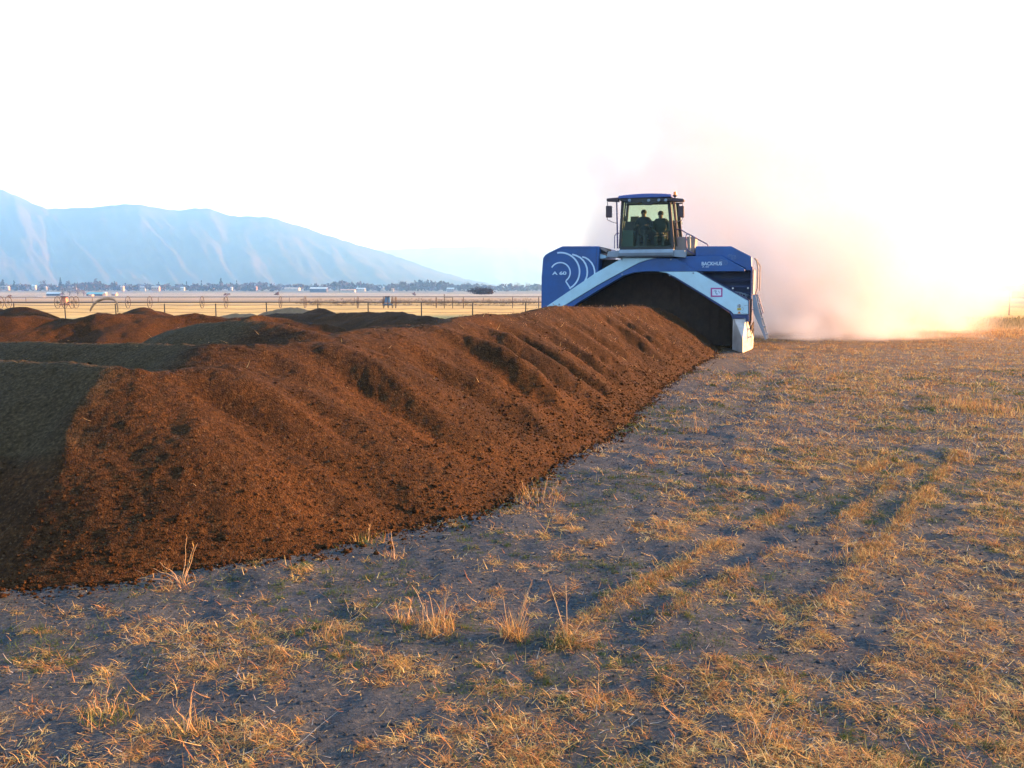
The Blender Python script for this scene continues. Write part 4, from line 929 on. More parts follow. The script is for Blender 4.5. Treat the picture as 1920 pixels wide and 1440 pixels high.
bl_ = [
 (87, 112, 548, 556, 880, BD, BR, 'low dark barn with a pale blue roof at the far left farmstead', .35),
 (162, 192, 548.5, 555, 880, BD, BT, 'teal roofed barn directly right of the bare farmstead trees', .45),
 (192, 197, 547.5, 553, 900, BP, BR, 'small pink lit shed joined to the teal roofed barn', .4),
 (209, 217, 548.5, 555, 890, BP, BW, 'bright pink gabled shed standing alone right of the teal barn', .4),
 (166, 172, 552, 556, 860, BP, BP, 'tiny pink shed in front of the teal roofed barn', .4),
 (69, 79, 556, 560, 640, BW, BW, 'lone white shed out in the field left of the pale blue roofed barn', .4),
 (0, 15, 536, 541, 1500, BP, BW, 'long pale building touching the left edge below the trees', .4),
 (59, 66, 534, 540, 1500, BW, BR, 'white house among the trees above the empty field at left', .4),
 (80, 86, 537, 541, 1500, BGW, BR, 'small grey roofed house in the left treeline', .4),
 (101, 107, 536.5, 541, 1500, BW, BP, 'tiny white house straight above the pale blue roofed barn', .4),
 (122, 142, 537, 541, 1450, BGW, BR, 'low grey roofed sheds above the bare farmstead trees', .4),
 (226, 231, 536, 542.5, 1400, BP, BW, 'narrow tall pale building at the edge of the tan field', .3),
 (262, 271, 536.5, 542.5, 1400, BW, BW, 'white house left of the dark tower in the treeline', .4),
 (284, 298, 536.5, 542.5, 1400, BP, BW, 'wide cream house right of the dark tower in the treeline', .4),
 (338, 345, 538, 542, 1500, BW, BR, 'small white cottage in the treeline left of the tall conifer', .4),
 (395, 400, 537, 541, 1500, BW, BW, 'tiny white cottage just left of the tall conifer', .4),
 (430, 435, 538, 541.5, 1500, BW, BR, 'tiny white shed under the trees right of the tall conifer', .4),
 (473, 481, 536.5, 541, 1500, BP, BP, 'yellowish pink lit house on its own in the middle treeline', .4),
 (526, 560, 539.5, 542, 1450, BW, BW, 'very long low white building left of the blue roofed barn', .5),
 (581, 612, 539, 546.5, 1300, BD, BR, 'large dark barn with a bright pale roof in the middle distance', .3),
 (638, 665, 542.5, 546, 1300, BW, BP, 'long low cream shed right of the large dark barn', .5),
 (668, 684, 540, 543, 1400, BW, BR, 'low white building behind the long cream shed', .5),
 (712, 720, 537.5, 541, 1500, BW, BR, 'white roofed house left of the darker clump of trees', .4),
 (734, 738, 541, 543.5, 1400, BW, BW, 'tiny white shed below the dark clump of trees', .4),
 (838, 851, 539.5, 544, 1350, BGW, BR, 'pale roofed shed between the treeline and the round bush', .5),
 (1908, 1935, 546, 552, 420, BD, BD, 'dark low shed cut by the right edge of the picture', .4),
]
for (a, b_, c_, d_, e_, w1, w2, lb_, rf_) in bl_: building(a, b_, c_, d_, e_, w1, w2, lb_, roof_frac=rf_, wins=3 if b_-a > 8 else 1)
# ------------------------------------------------------------------ trees far off
def leaf_cloud(n, cx, cy, cz, rx, ry, rz, s, rng, shape='round', bare=False):
    """n small bent quads through the crown's volume, in clumps"""
    k = max(4, n//14)
    cl = []
    for i in range(k):
        while True:
            q = rng.uniform(-1, 1, 3)
            if (q**2).sum() < 1: break
        if shape == 'cone':
            h = rng.uniform(0, 1)**1.3; q = np.array([q[0]*(1-h), q[1]*(1-h), h*2-1])
        cl.append(q)
    cl = np.array(cl); ci = rng.integers(0, k, n)
    p = cl[ci] + rng.normal(0, .17 if shape == 'round' else .08, (n, 3))
    p = p*np.array([rx, ry, rz]) + np.array([cx, cy, cz])
    a = rng.normal(0, 1, (n, 3)); a /= np.linalg.norm(a, axis=1)[:, None]; b_ = np.cross(a, rng.normal(0, 1, (n, 3))); b_ /= np.linalg.norm(b_, axis=1)[:, None]
    sz = s*rng.uniform(.5, 1.3, (n, 1)); w = sz*(.18 if bare else .6)
    V = np.stack([p-a*sz-b_*w*.3, p-a*.2*sz+b_*w, p+a*sz+b_*w*.2, p+a*.1*sz-b_*w], 1).reshape(-1, 3)
    F = np.arange(n*4).reshape(n, 4)
    return V, F
def foliage_mat(name, c): 
    return simple(name, c, .9, var=.35, scale=.6, spec=.1)
FM = {'conifer': foliage_mat('conifer_needles', (.018, .03, .022)), 'bare': foliage_mat('bare_twigs', (.085, .065, .07)), 'dusk': foliage_mat('dry_leaves', (.05, .042, .045)), 'red': foliage_mat('rust_twigs', (.12, .06, .06))}
BARK = simple('bark', (.04, .03, .025), .95, scale=2, var=.3)
rng = np.random.default_rng(5)
def tree(px, ytop, ybase, Y, wpx, kind, label, cat='tree', group='trees along the valley floor', n=420):
    b_ = P(px, ybase, Y); t = P(px, ytop, Y); H = t[2]-b_[2]; W = wpx/1600.0*Y/2
    nm = {'conifer': 'conifer_tree', 'bare': 'bare_tree', 'dusk': 'broadleaf_tree', 'red': 'bare_tree'}[kind]
    f = empty(nm, b_, 0, label, cat, group)
    tk = MB(); tk.tube([(0, 0, -2), (0, 0, H*.35), (W*.06, 0, H*.7), (0, 0, H*.93)], [H*.03, H*.024, H*.014, H*.004], 7)
    if kind != 'conifer':
        for i in range(7):
            a = i*2.4; tk.tube([(0, 0, H*(.22+.05*i)), (W*.35*math.cos(a), W*.35*math.sin(a), H*(.45+.05*i)), (W*.7*math.cos(a), W*.7*math.sin(a), H*(.62+.04*i))], [H*.012, H*.008, H*.003], 5)
    tk.build('trunk', BARK, f)
    V, F = leaf_cloud(n, 0, 0, H*.56 if kind != 'conifer' else H*.53, W, W, H*.44 if kind != 'conifer' else H*.48, H*.055, rng, 'cone' if kind == 'conifer' else 'round', kind in ('bare', 'red'))
    link_mesh('crown', np_mesh('crown', V, F), FM[kind], f)
    return f
TT = [
 (6, 524, 541, 1500, 14, 'conifer', 'dark bushy conifer right at the left edge of the treeline'),
 (27, 526, 541, 1500, 9, 'conifer', 'thin conifer second from the left edge in the treeline'),
 (82, 526, 541, 1480, 14, 'dusk', 'rounded tree behind the small grey roofed house'),
 (114, 522, 541, 1450, 9, 'conifer', 'tall double topped conifer above the bare farmstead trees'),
 (128, 527, 541, 1450, 9, 'dusk', 'small round topped tree just right of the double topped conifer'),
 (118, 541, 556, 880, 12, 'bare', 'bare tree at the right end of the pale blue roofed barn'),
 (131, 537, 556, 880, 20, 'bare', 'wide bare cottonwood in the middle of the farmstead'),
 (146, 538, 556, 880, 18, 'bare', 'pinkish bare cottonwood at the left end of the teal barn'),
 (157, 543, 556, 870, 10, 'red', 'low rust coloured bare tree by the teal barn'),
 (215, 527, 541, 1500, 6, 'conifer', 'pointed conifer above the pink gabled shed'),
 (274, 533, 542, 1400, 5, 'dusk', 'dark narrow tree between the white and cream houses'),
 (298, 528, 541, 1500, 7, 'conifer', 'small pointed conifer above the cream house'),
 (350, 528, 541, 1500, 6, 'conifer', 'small conifer in the treeline left of the white cottage'),
 (378, 526, 541, 1500, 6, 'conifer', 'slim conifer left of the tallest one'),
 (415, 521.5, 541, 1480, 11, 'conifer', 'tallest conifer rising over the middle treeline'),
 (444, 526.5, 541, 1500, 6, 'conifer', 'slim conifer right of the tallest one'),
 (490, 527, 540, 1500, 22, 'red', 'reddish bare tree crown over the pink lit house'),
 (522, 530, 541, 1480, 16, 'dusk', 'broad dark tree near the long low white building'),
 (606, 532, 542, 1400, 10, 'dusk', 'dark tree peeping over the right end of the large barn'),
 (636, 539, 546, 1250, 5, 'dusk', 'small dark tree between the large barn and the cream shed'),
 (730, 534.5, 542, 1400, 16, 'dusk', 'round dark tree above the tiny white shed'),
 (753, 526, 541, 1480, 14, 'red', 'tall pale reddish bare tree in the right part of the treeline'),
 (838, 531, 542, 1450, 14, 'bare', 'grey bare tree over the pale roofed shed'),
 (876, 528, 542, 1450, 14, 'bare', 'tall grey bare tree left of the round bush'),
 (892, 531, 542, 1450, 10, 'bare', 'grey bare tree just above the round bush'),
 (970, 528, 544, 1300, 14, 'bare', 'bare tree in the haze at the left side of the machine'),
 (990, 530, 544, 1300, 12, 'bare', 'bare tree beside the machine nearly lost in dust'),
 (1893, 532, 549, 460, 22, 'bare', 'bare tree at the right edge half lost in the dust'),
 (1915, 530, 551, 450, 22, 'red', 'reddish bare tree cut by the right edge of the picture'),
]
for t in TT: tree(*t)
# round thicket out in the field
bp0 = P(903, 552, 420); f = empty('thicket', bp0, 0, 'dark rounded thicket standing alone in the far field', 'bush')
V, F = leaf_cloud(2200, 0, 0, 1.5, 5.6, 3.5, 1.9, .36, rng); V[:, 2] = np.abs(V[:, 2]); link_mesh('foliage', np_mesh('foliage', V, F), foliage_mat('thicket_leaves', (.035, .02, .022)), f)
tk = MB()
for i in range(9):
    a = i*.9; tk.tube([(math.cos(a)*i*.3, math.sin(a)*.6, -.3), (math.cos(a)*i*.45, math.sin(a)*.9, 1.8)], [.06, .02], 5)
tk.build('stems', BARK, f)
# small bushes scattered out on the tan field
for px, y_, w in ((776, 551, 8), (521, 550.5, 12), (425, 551, 14), (18, 555, 7)):
    b_ = P(px, y_+1.5, 500); V, F = leaf_cloud(160, b_[0], b_[1], b_[2]+.35, w/1600*500/2, 1, .8, .3, rng); o = link_mesh('low_bush', np_mesh('low_bush', V, F), FM['red'])
    tag(o, 'low rust coloured bush on the tan field ' + {776: 'between fence gate and blue drive unit', 521: 'above a wheel in the middle', 425: 'below the tallest conifer', 18: 'near the left edge'}[px], 'bush', 'low bushes on the tan field')
# treeline and scrub strip: read as one mass
Vs, Fs, nn_ = [], [], 0
for i in range(560):
    px = -260 + 2360*i/560 + rng.uniform(-4, 4); Y = rng.uniform(1420, 1800); hpx = 10 + 7*max(0, float(vn(np.array(px/45.), np.array(0.), 3))) + rng.uniform(-2, 3)
    c = P(px, 541.5, Y); H = hpx/1600*Y; W = rng.uniform(5, 11)/1600*Y
    V, F = leaf_cloud(120, c[0], c[1], -1.5+H*.5, W, W, H*.5, H*.17, rng); Vs.append(V); Fs.append(F+nn_); nn_ += len(V)
o = link_mesh('treeline', np_mesh('treeline', np.concatenate(Vs), np.concatenate(Fs)), FM['dusk']); tag(o, 'continuous dark band of trees along the foot of the mountains', 'treeline', kind='stuff')
Vs, Fs, nn_ = [], [], 0
for i in range(260):
    px = rng.uniform(560, 1000); Y = rng.uniform(112, 135); c = P(px, 560, Y)
    V, F = leaf_cloud(36, c[0], c[1], .35, .9, .6, rng.uniform(.3, .55), .11, rng, bare=True); V[:, 2] = np.abs(V[:, 2]); Vs.append(V); Fs.append(F+nn_); nn_ += len(V)
o = link_mesh('field_weeds', np_mesh('field_weeds', np.concatenate(Vs), np.concatenate(Fs)), foliage_mat('grey_weeds', (.12, .10, .07))); tag(o, 'strip of grey dead weeds beyond the irrigation line', 'weeds', kind='stuff')
# ------------------------------------------------------------------ blades, straw and weeds
rng = np.random.default_rng(21)
TAN = np.array([[.44, .265, .075], [.56, .37, .11], [.38, .19, .06], [.48, .26, .10], [.26, .16, .06], [.64, .45, .17], [.20, .10, .04], [.13, .085, .035], [.34, .14, .055]])
GREENS = np.array([[.045, .085, .016], [.07, .12, .022], [.035, .065, .018], [.10, .13, .03]])
PALE = np.array([[.40, .36, .30], [.33, .30, .27]])
def blades(base, az, lean, length, width, curl, color, segs=3, twist=None):
    n = len(base); d = np.stack([np.cos(az), np.sin(az), np.zeros(n)], 1)
    side_az = az + np.pi/2 + (twist if twist is not None else 0)
    sd_ = np.stack([np.cos(side_az), np.sin(side_az), np.zeros(n)], 1)
    p = base.copy(); pts = [p.copy()]
    for j in range(segs):
        th = lean + curl*(j+.5)/segs
        p = p + (length/segs)[:, None]*(np.sin(th)[:, None]*d + np.cos(th)[:, None]*np.array([0, 0, 1.0])); pts.append(p.copy())
    V = np.empty((n, (segs+1)*2, 3))
    for j, q in enumerate(pts):
        w = width*(1-.78*j/segs)
        V[:, 2*j] = q - sd_*w[:, None]; V[:, 2*j+1] = q + sd_*w[:, None]
    gz = ground_z(base[:, 0], base[:, 1])
    V[:, :, 2] = np.maximum(V[:, :, 2], (gz+.003)[:, None])
    o_ = (np.arange(n)*(segs+1)*2)[:, None, None]; q = np.array([[2*j, 2*j+1, 2*j+3, 2*j+2] for j in range(segs)])[None]
    return V.reshape(-1, 3), (o_+q).reshape(-1, 4), np.repeat(color, (segs+1)*2, axis=0)
class Acc:
    def __init__(s): s.V, s.F, s.C, s.n = [], [], [], 0
    def add(s, V, F, C): s.V.append(V); s.F.append(F+s.n); s.C.append(C); s.n += len(V)
    def obj(s, name, mat, parent=None, loc=None):
        V = np.concatenate(s.V); 
        if loc is not None: V = V-np.array(loc)
        return link_mesh(name, np_mesh(name, V, np.concatenate(s.F), np.concatenate(s.C)), mat, parent)
def ground_points(n, y0, y1, power=1.6):
    """points over the field in front, denser close by"""
    u = rng.uniform(0, 1, n); e = 1-power+1
    Y = (y0**e + u*(y1**e-y0**e))**(1/e) if abs(e) > 1e-3 else y0*(y1/y0)**u
    X = rng.uniform(-1, 1, n)*(.70*Y+2.4)
    return X, Y
def off_pile(X, Y, m=.02): return windrow_z(X, Y) < ground_z(X, Y) + m
foot_poly = FOOT
def lane(X, Y):                      # bare tracked lane beside the row, 0..1
    best = np.full(X.shape, 99.0)
    for a, b_ in zip(foot_poly[4:], foot_poly[5:]):
        d, t = seg_dist(X, Y, a, b_); best = np.minimum(best, d)
    return np.clip(1.2-(best-.3)/2.4, 0, 1)*np.clip((Y-5.5)/4, 0, 1)
def tyre_w(X, Y):
    w = np.zeros(X.shape)
    for ln in TYRE:
        for a, b_ in zip(ln, ln[1:]):
            d, t = seg_dist(X, Y, a, b_); w = np.maximum(w, np.exp(-(d/.13)**2))
    return w
def tyre_side(X, Y):                # bare strips pressed beside the ridges
    w = np.zeros(X.shape)
    for ln in TYRE:
        for a, b_ in zip(ln, ln[1:]):
            d, t = seg_dist(X, Y, a, b_); w = np.maximum(w, np.exp(-((d-.3)/.16)**2))
    return w
def cover(X, Y):                     # how much dead plant matter lies here
    c = .43 + .36*fbm(X*.6, Y*.6, 2, 501) + .6*fbm(X*2.2, Y*2.2, 2, 511) + .8*fbm(X*6.5, Y*6.5, 2, 513)
    c = c + np.clip((X-.12*Y)/Y*.8, -.22, .22) + .10*np.clip((5.2-Y), 0, 1)
    c = c - .55*lane(X, Y) - .5*tyre_side(X, Y)
    return c
STRAW = tint_mat('straw', .75, .25); LEAF = tint_mat('leaf_blades', .7, .3)
def pick(pal, n, jit=.18):
    c = pal[rng.integers(0, len(pal), n)]; return np.clip(c*(1+rng.uniform(-jit, jit, (n, 1))), 0, 1)
def to_base(X, Y, dz=0.0): return np.stack([X, Y, ground_z(X, Y)+dz], 1)
def lod(Y): return np.clip(Y/7.0, .8, 3.2)
# 1 flat chaff and broken straw everywhere
A_ = Acc()
X, Y = ground_points(300000, 3.4, 48, 1.75); k = (off_pile(X, Y)) & (rng.uniform(0, 1, len(X)) < np.clip(.12+.8*cover(X, Y), .07, 1)); X, Y = X[k], Y[k]; n = len(X)
s_ = lod(Y)
A_.add(*blades(to_base(X, Y, .006), rng.uniform(0, 6.28, n), rng.normal(1.45, .22, n), rng.lognormal(-3.0, .5, n)*s_**.6, (.0016+.0026*rng.random(n))*s_, rng.normal(0, .5, n), pick(np.concatenate([TAN, TAN, PALE]), n), 2))
straw_litter = A_.obj('straw_litter', STRAW); tag(straw_litter, 'broken straw and chaff strewn over the bare soil', 'straw', kind='stuff')
# 2 clumps of curled dead grass
A_ = Acc()
def clumps(nc, y0, y1, power, per, rad, Lm, W, lean_mu, lean_sd, pal, thr, curl=1.1, acc=None, segs=3, wfun=None):
    X, Y = ground_points(nc, y0, y1, power); c = cover(X, Y) if wfun is None else wfun(X, Y)
    k = off_pile(X, Y, .0) & (c > thr); X, Y = X[k], Y[k]
    cn = rng.integers(per[0], per[1], len(X)); ci = np.repeat(np.arange(len(X)), cn)
    s_ = lod(Y)[ci]; r = rad*rng.uniform(.4, 1.5, len(X))[ci]*s_**.5
    n = len(ci); aa = rng.uniform(0, 6.28, n); rr = r*np.sqrt(rng.random(n))
    bx, by = X[ci]+rr*np.cos(aa), Y[ci]+rr*np.sin(aa)
    Ls = (rng.uniform(.6, 1.5, len(X)))[ci]
    pc = rng.integers(0, len(pal), len(X))[ci]; colr = pal[pc]*(1+rng.uniform(-.3, .3, (n, 1))); mix_ = rng.random(n) < .25; colr[mix_] = pick(pal, int(mix_.sum()))
    acc.add(*blades(to_base(bx, by, .002), rng.uniform(0, 6.28, n), np.abs(rng.normal(lean_mu, lean_sd, n)), Lm*Ls*rng.uniform(.5, 1.4, n)*s_**.35, W*rng.uniform(.6, 1.3, n)*s_, rng.normal(curl, .7, n), np.clip(colr, 0, 1), segs))
clumps(18500, 3.4, 12, 1.5, (9, 34), .060, .062, .0023, 1.15, .4, TAN, .38, 1.7, A_)
clumps(3000, 3.4, 12, 1.5, (20, 70), .12, .080, .0025, .9, .4, TAN, .66, 1.6, A_)
clumps(21500, 12, 46, 1.4, (10, 26), .13, .066, .0021, .90, .4, TAN, .36, 1.4, A_)
for ln in TYRE:                       # windrowed straw caught along the old tyre ridges
    for a, b_ in zip(ln, ln[1:]):
        L_ = math.hypot(a[0]-b_[0], a[1]-b_[1]); m_ = int(L_*1150); t = rng.random(m_); bx = a[0]+(b_[0]-a[0])*t; by = a[1]+(b_[1]-a[1])*t
        wv = .35+1.1*vn(bx*1.3, by*1.3, 77)+.5*vn(bx*5, by*5, 78); k = rng.random(m_) < wv; bx, by = bx[k]+rng.normal(0, .05, k.sum()), by[k]+rng.normal(0, .05, k.sum()); m_ = len(bx); s_ = lod(by)
        A_.add(*blades(to_base(bx, by, .004), rng.uniform(0, 6.28, m_), np.abs(rng.normal(.75, .4, m_)), .052*rng.uniform(.5, 1.6, m_)*s_**.35, .0022*rng.uniform(.6, 1.3, m_)*s_, rng.normal(1.2, .6, m_), pick(TAN, m_)*.85, 3))
o = A_.obj('dead_grass', STRAW); tag(o, 'curled tan dead grass lying in patches across the field', 'dead grass', kind='stuff')
# 3 green tufts
A_ = Acc()
gfun = lambda X, Y: .5+1.2*fbm(X*.8+9, Y*.8, 2, 601)+.2*(X/Y)
clumps(6800, 3.4, 24, 1.6, (18, 60), .070, .032, .0021, .8, .4, GREENS*.8, .62, .7, A_, wfun=gfun)
clumps(5600, 3.4, 24, 1.6, (6, 18), .11, .045, .0018, .9, .4, GREENS, .42, .8, A_, wfun=gfun)
o = A_.obj('green_weeds', LEAF); tag(o, 'small low green weeds sprouting among the straw', 'weeds', kind='stuff')
# 4 tall dry grass on the bank beyond the track at the right
A_ = Acc()
n = 9000; X = rng.uniform(20, 60, n); Y = 52+(X-22.5)*.06+rng.normal(0, 1.3, n)
A_.add(*blades(to_base(X, Y), rng.uniform(0, 6.28, n), np.abs(rng.normal(.3, .25, n)), rng.uniform(.12, .38, n), np.full(n, .010), rng.normal(.6, .4, n), pick(np.array([[.10, .10, .04], [.16, .12, .05], [.07, .08, .03]]), n), 2))
n = 9000; X = rng.uniform(14, 44, n); Y = rng.uniform(40, 48.5, n)
A_.add(*blades(to_base(X, Y), rng.uniform(0, 6.28, n), np.abs(rng.normal(.4, .3, n)), rng.uniform(.06, .2, n), np.full(n, .009), rng.normal(.6, .4, n), pick(TAN, n), 2))
o = A_.obj('bank_grass', STRAW); tag(o, 'dull green and tan grass on the low bank at the far right', 'grass', kind='stuff')
# 5 clods and crumbs: on the near slope of the windrow and along its foot
def clods(X, Y, zf, size, name, mat, seed=0, sink=.3):
    n = len(X); r_ = np.random.default_rng(seed)
    base = np.array([[0, 0, 1], [1, 0, .1], [.1, 1, 0], [-1, .1, 0], [0, -1, .1], [0, .1, -1]], dtype=float)
    tri = np.array([[0, 1, 2], [0, 2, 3], [0, 3, 4], [0, 4, 1], [5, 2, 1], [5, 3, 2], [5, 4, 3], [5, 1, 4]])
    V = base[None]*(1+r_.uniform(-.35, .35, (n, 6, 1))); a = r_.uniform(0, 6.28, n); c, s = np.cos(a)[:, None], np.sin(a)[:, None]
    V = np.stack([V[..., 0]*c-V[..., 1]*s, V[..., 0]*s+V[..., 1]*c, V[..., 2]], -1)*np.stack([size, size*r_.uniform(.6, 1, n), size*r_.uniform(.5, .95, n)], 1)[:, None, :]
    V += np.stack([X, Y, zf(X, Y)+size*sink], 1)[:, None, :]
    F = (np.arange(n)[:, None, None]*6 + tri[None]).reshape(-1, 3)
    return link_mesh(name, np_mesh(name, V.reshape(-1, 3), F), mat)
n = 160000; Y = 6.2*(30/6.2)**(rng.uniform(0, 1, n)**1.25); X = rng.uniform(-8, 7, n)
zz = windrow_z(X, Y); dgz = zz-ground_z(X, Y); k = (dgz > .0) & (rng.uniform(0, 1, n) < np.clip(1.1-zz/1.3, .08, 1)) & (np.abs(X) < .72*Y); X, Y = X[k], Y[k]
# dark side facing away and the crusted top stay smoother
e = .05; gx = (windrow_z(X+e, Y)-windrow_z(X-e, Y))/(2*e); k = (gx < .1) | (rng.random(len(X)) < .12) ; X, Y = X[k], Y[k]
o = clods(X, Y, lambda x, y: windrow_z(x, y)+compost_rough(x, y)*.9, np.clip(rng.lognormal(-5.0, .45, len(X)), .004, .03)*np.clip(Y/8, 1, 1.8)*np.clip(1.25-.35*windrow_z(X, Y), .6, 1.2), 'compost_crumbs', MAT_COMPOST, 3); tag(o, 'loose brown crumbs of compost covering the slope of the near windrow', 'compost', kind='stuff')
fx, fy = [], []
for a, b_ in zip(FOOT, FOOT[1:]):
    L_ = math.hypot(a[0]-b_[0], a[1]-b_[1]); m_ = int(L_*2600); t = rng.random(m_); fx.append(a[0]+(b_[0]-a[0])*t); fy.append(a[1]+(b_[1]-a[1])*t)
fx = np.concatenate(fx); fy = np.concatenate(fy); fx += rng.uniform(-.6, .6, len(fx)); fy += rng.uniform(-.6, .6, len(fy))
dzz = windrow_z(fx, fy)-ground_z(fx, fy); k = (dzz < .05) & (rng.random(len(fx)) < np.exp(np.minimum(dzz, 0)/.055)); fx, fy = fx[k], fy[k]
o = clods(fx, fy, ground_z, np.clip(rng.lognormal(-4.6, .55, len(fx)), .004, .06), 'spilled_compost', MAT_COMPOST, 5); tag(o, 'crumbs and clods of compost spilled along the foot of the windrow', 'compost', kind='stuff')
X, Y = ground_points(80000, 3.4, 24, 1.7); k = off_pile(X, Y, 0.); X, Y = X[k], Y[k]
o = clods(X, Y, ground_z, np.clip(rng.lognormal(-5.1, .5, len(X)), .003, .022)*lod(Y)**.5, 'soil_crumbs', MAT_SOIL, 7, .1); tag(o, 'small grey lumps of soil scattered over the field', 'soil', kind='stuff')
# yellow straw bits on the windrow
n = 900; Y = rng.uniform(7, 30, n); X = rng.uniform(-7, 7, n); z_ = windrow_z(X, Y); k = (z_ > .1) & (np.abs(X) < .7*Y); X, Y, z_ = X[k], Y[k], z_[k]; n = len(X)
bs_ = np.stack([X, Y, z_+.03], 1)
V, F, C = blades(bs_, rng.uniform(0, 6.28, n), rng.normal(1.35, .3, n), rng.uniform(.03, .12, n)*np.clip(Y/12, 1, 1.6), np.full(n, .004)*np.clip(Y/12, .7, 1.8), rng.normal(0, .3, n), pick(np.array([[.5, .36, .14], [.42, .3, .14]]), n), 2)
o = link_mesh('straw_bits', np_mesh('straw_bits', V, F, C), STRAW); tag(o, 'yellow straw bits stuck in the compost', 'straw', kind='stuff')
n = 9000; Y = rng.uniform(15, 31, n)**1.0; X = rng.uniform(-4, 9, n); z_ = windrow_z(X, Y); k = (z_ > .03) & (rng.random(n) < np.clip((Y-13)/12, .05, 1)); X, Y, z_ = X[k], Y[k], z_[k]; n = len(X)
V, F, C = blades(np.stack([X, Y, z_+.035], 1), rng.uniform(0, 6.28, n), rng.normal(1.3, .35, n), rng.uniform(.03, .09, n), rng.uniform(.004, .010, n), rng.normal(0, .2, n), pick(np.array([[.26, .15, .075], [.36, .23, .12], [.18, .09, .045]]), n), 1)
o = link_mesh('wood_chips', np_mesh('wood_chips', V, F, C), STRAW); tag(o, 'pale wood chips mixed in the fresh compost before the machine', 'wood chips', kind='stuff')
# 6 plants that stand out
def plant(px, py, label, stems, cat='dry weed', name='dry_weed', base_n=40, green=0, group=None, base_len=.07, rad=.07):
    x, y, _ = G(px, py); z = float(ground_z(np.array([x]), np.array([y]))[0])
    f = empty(name, (x, y, z), 0, label, cat, group)
    sc_ = max(.9, y/6.0)
    for (dx, top_dx, ht, bend) in stems:            # metres
        mb = MB(); pts = []
        for j in range(6):
            t = j/5; pts.append((dx+top_dx*t**1.2, .02*math.sin(j*1.7+px), -.01+ht*t - bend*t*t))
        mb.tube(pts, [.0042*sc_**.5*(1-.7*j/5) for j in range(6)], 5)
        rj = random.Random(int(px*7+ht*100+dx*1000))
        o = mb.build('stem', STEMM, f)
        hm_ = Acc(); nb = 10; t = np.array([rj.uniform(.45, 1) for _ in range(nb)])
        bx = dx+top_dx*t**1.2; bz = ht*t-bend*t*t; base = np.stack([bx+x, np.full(nb, y), bz+z], 1)
        V, F, C = blades(base, np.array([rj.uniform(0, 6.28) for _ in range(nb)]), np.array([rj.uniform(.2, 1.2) for _ in range(nb)]), np.array([rj.uniform(.02, .05) for _ in range(nb)]), np.full(nb, .0016*sc_), np.zeros(nb), pick(TAN, nb), 2)
        hm_.add(V, F, C); h_ = hm_.obj('seed_leaves', STRAW, o, (x, y, z))
    for cnt, pal, nm, mm, ln in ((base_n, TAN, 'dead_blades', STRAW, base_len), (green, GREENS, 'green_leaves', LEAF, .05)):
        if not cnt: continue
        aa = rng.uniform(0, 6.28, cnt); rr = rad*np.sqrt(rng.random(cnt)); b_ = to_base(x+rr*np.cos(aa), y+rr*np.sin(aa))
        ac = Acc(); ac.add(*blades(b_, rng.uniform(0, 6.28, cnt), np.abs(rng.normal(.5, .35, cnt)), ln*rng.uniform(.6, 1.7, cnt), np.full(cnt, .0018)*sc_**.7, rng.normal(.6, .5, cnt), pick(pal, cnt), 3)); ac.obj(nm, mm, f, (x, y, z))
STEMM = simple('dry_stalk', (.38, .25, .13), .7, scale=30, var=.2)
GRP = 'dead weeds standing out of the field'
plant(1063, 1200, 'tall forked dry weed with three thin stalks over a green tuft', [(0, -.13, .43, 0), (0, -.01, .46, 0), (.01, .12, .18, 0), (.02, .26, .03, 0), (.02, .22, .055, 0)], green=90, group=GRP)
plant(962, 1192, 'upright feathery sheaf of orange dead grass left of the forked weed', [(0, .13, .40, 0), (.02, .10, .36, 0), (0, .10, .30, 0), (.02, .06, .27, 0), (-.03, -.04, .30, 0), (.01, .08, .22, 0), (.03, .09, .25, 0)], base_n=190, base_len=.12, rad=.09, cat='dead grass clump', name='grass_clump', group=GRP)
plant(818, 1185, 'bushy knot of dead stalks left of the feathery sheaf', [(-.02, -.14, .33, 0), (0, .1, .3, 0), (0, -.05, .28, 0), (.02, .15, .25, 0), (-.05, -.02, .2, 0), (.05, .02, .3, 0)], base_n=200, base_len=.11, rad=.13, cat='dead grass clump', name='grass_clump', group=GRP)
plant(757, 1170, 'smaller clump of broken stalks at the left of the bushy knot', [(-.03, -.03, .15, 0), (.02, .05, .2, 0), (.03, .02, .17, 0)], base_n=110, rad=.09, cat='dead grass clump', name='grass_clump', green=20, group=GRP)
plant(343, 1096, 'bright yellow fan of long straw stalks leaning against the windrow foot', [(0, .05, .38, 0), (.01, .12, .33, 0), (0, -.22, .13, 0), (-.02, -.3, .06, 0), (0, .1, .3, 0), (.02, .18, .05, 0), (-.01, -.16, .18, 0)], base_n=70, rad=.14, name='straw_tuft', cat='straw tuft', group=GRP)
plant(1430, 1395, 'long thin curving stalk with a frayed head near the bottom', [(0, .16, .33, 0), (0, -.08, .17, 0), (.01, .12, .12, 0)], base_n=80, rad=.12, group=GRP)
plant(1120, 1320, 'single thin brown stalk right of the bottom centre', [(0, .01, .22, 0)], base_n=60, rad=.1, group=GRP)
plant(740, 1045, 'short lone stalk standing in pale soil near the row', [(0, -.03, .24, 0)], base_n=50, rad=.1, group=GRP)
plant(610, 1205, 'curved yellow stalk lying over a rusty tuft at left', [(0, .06, .16, 0), (.01, -.12, .04, 0)], base_n=90, rad=.12, green=20, group=GRP)
plant(350, 1370, 'reddish upright weed in the bottom left corner area', [(0, .05, .27, 0), (.01, .02, .17, 0), (0, -.07, .19, 0)], base_n=120, rad=.12, green=60, group=GRP)
plant(200, 1350, 'greenish bushy weed left of the reddish one', [(0, .02, .2, 0), (.02, .06, .17, 0), (-.03, -.03, .14, 0)], base_n=80, rad=.14, green=160, group=GRP)
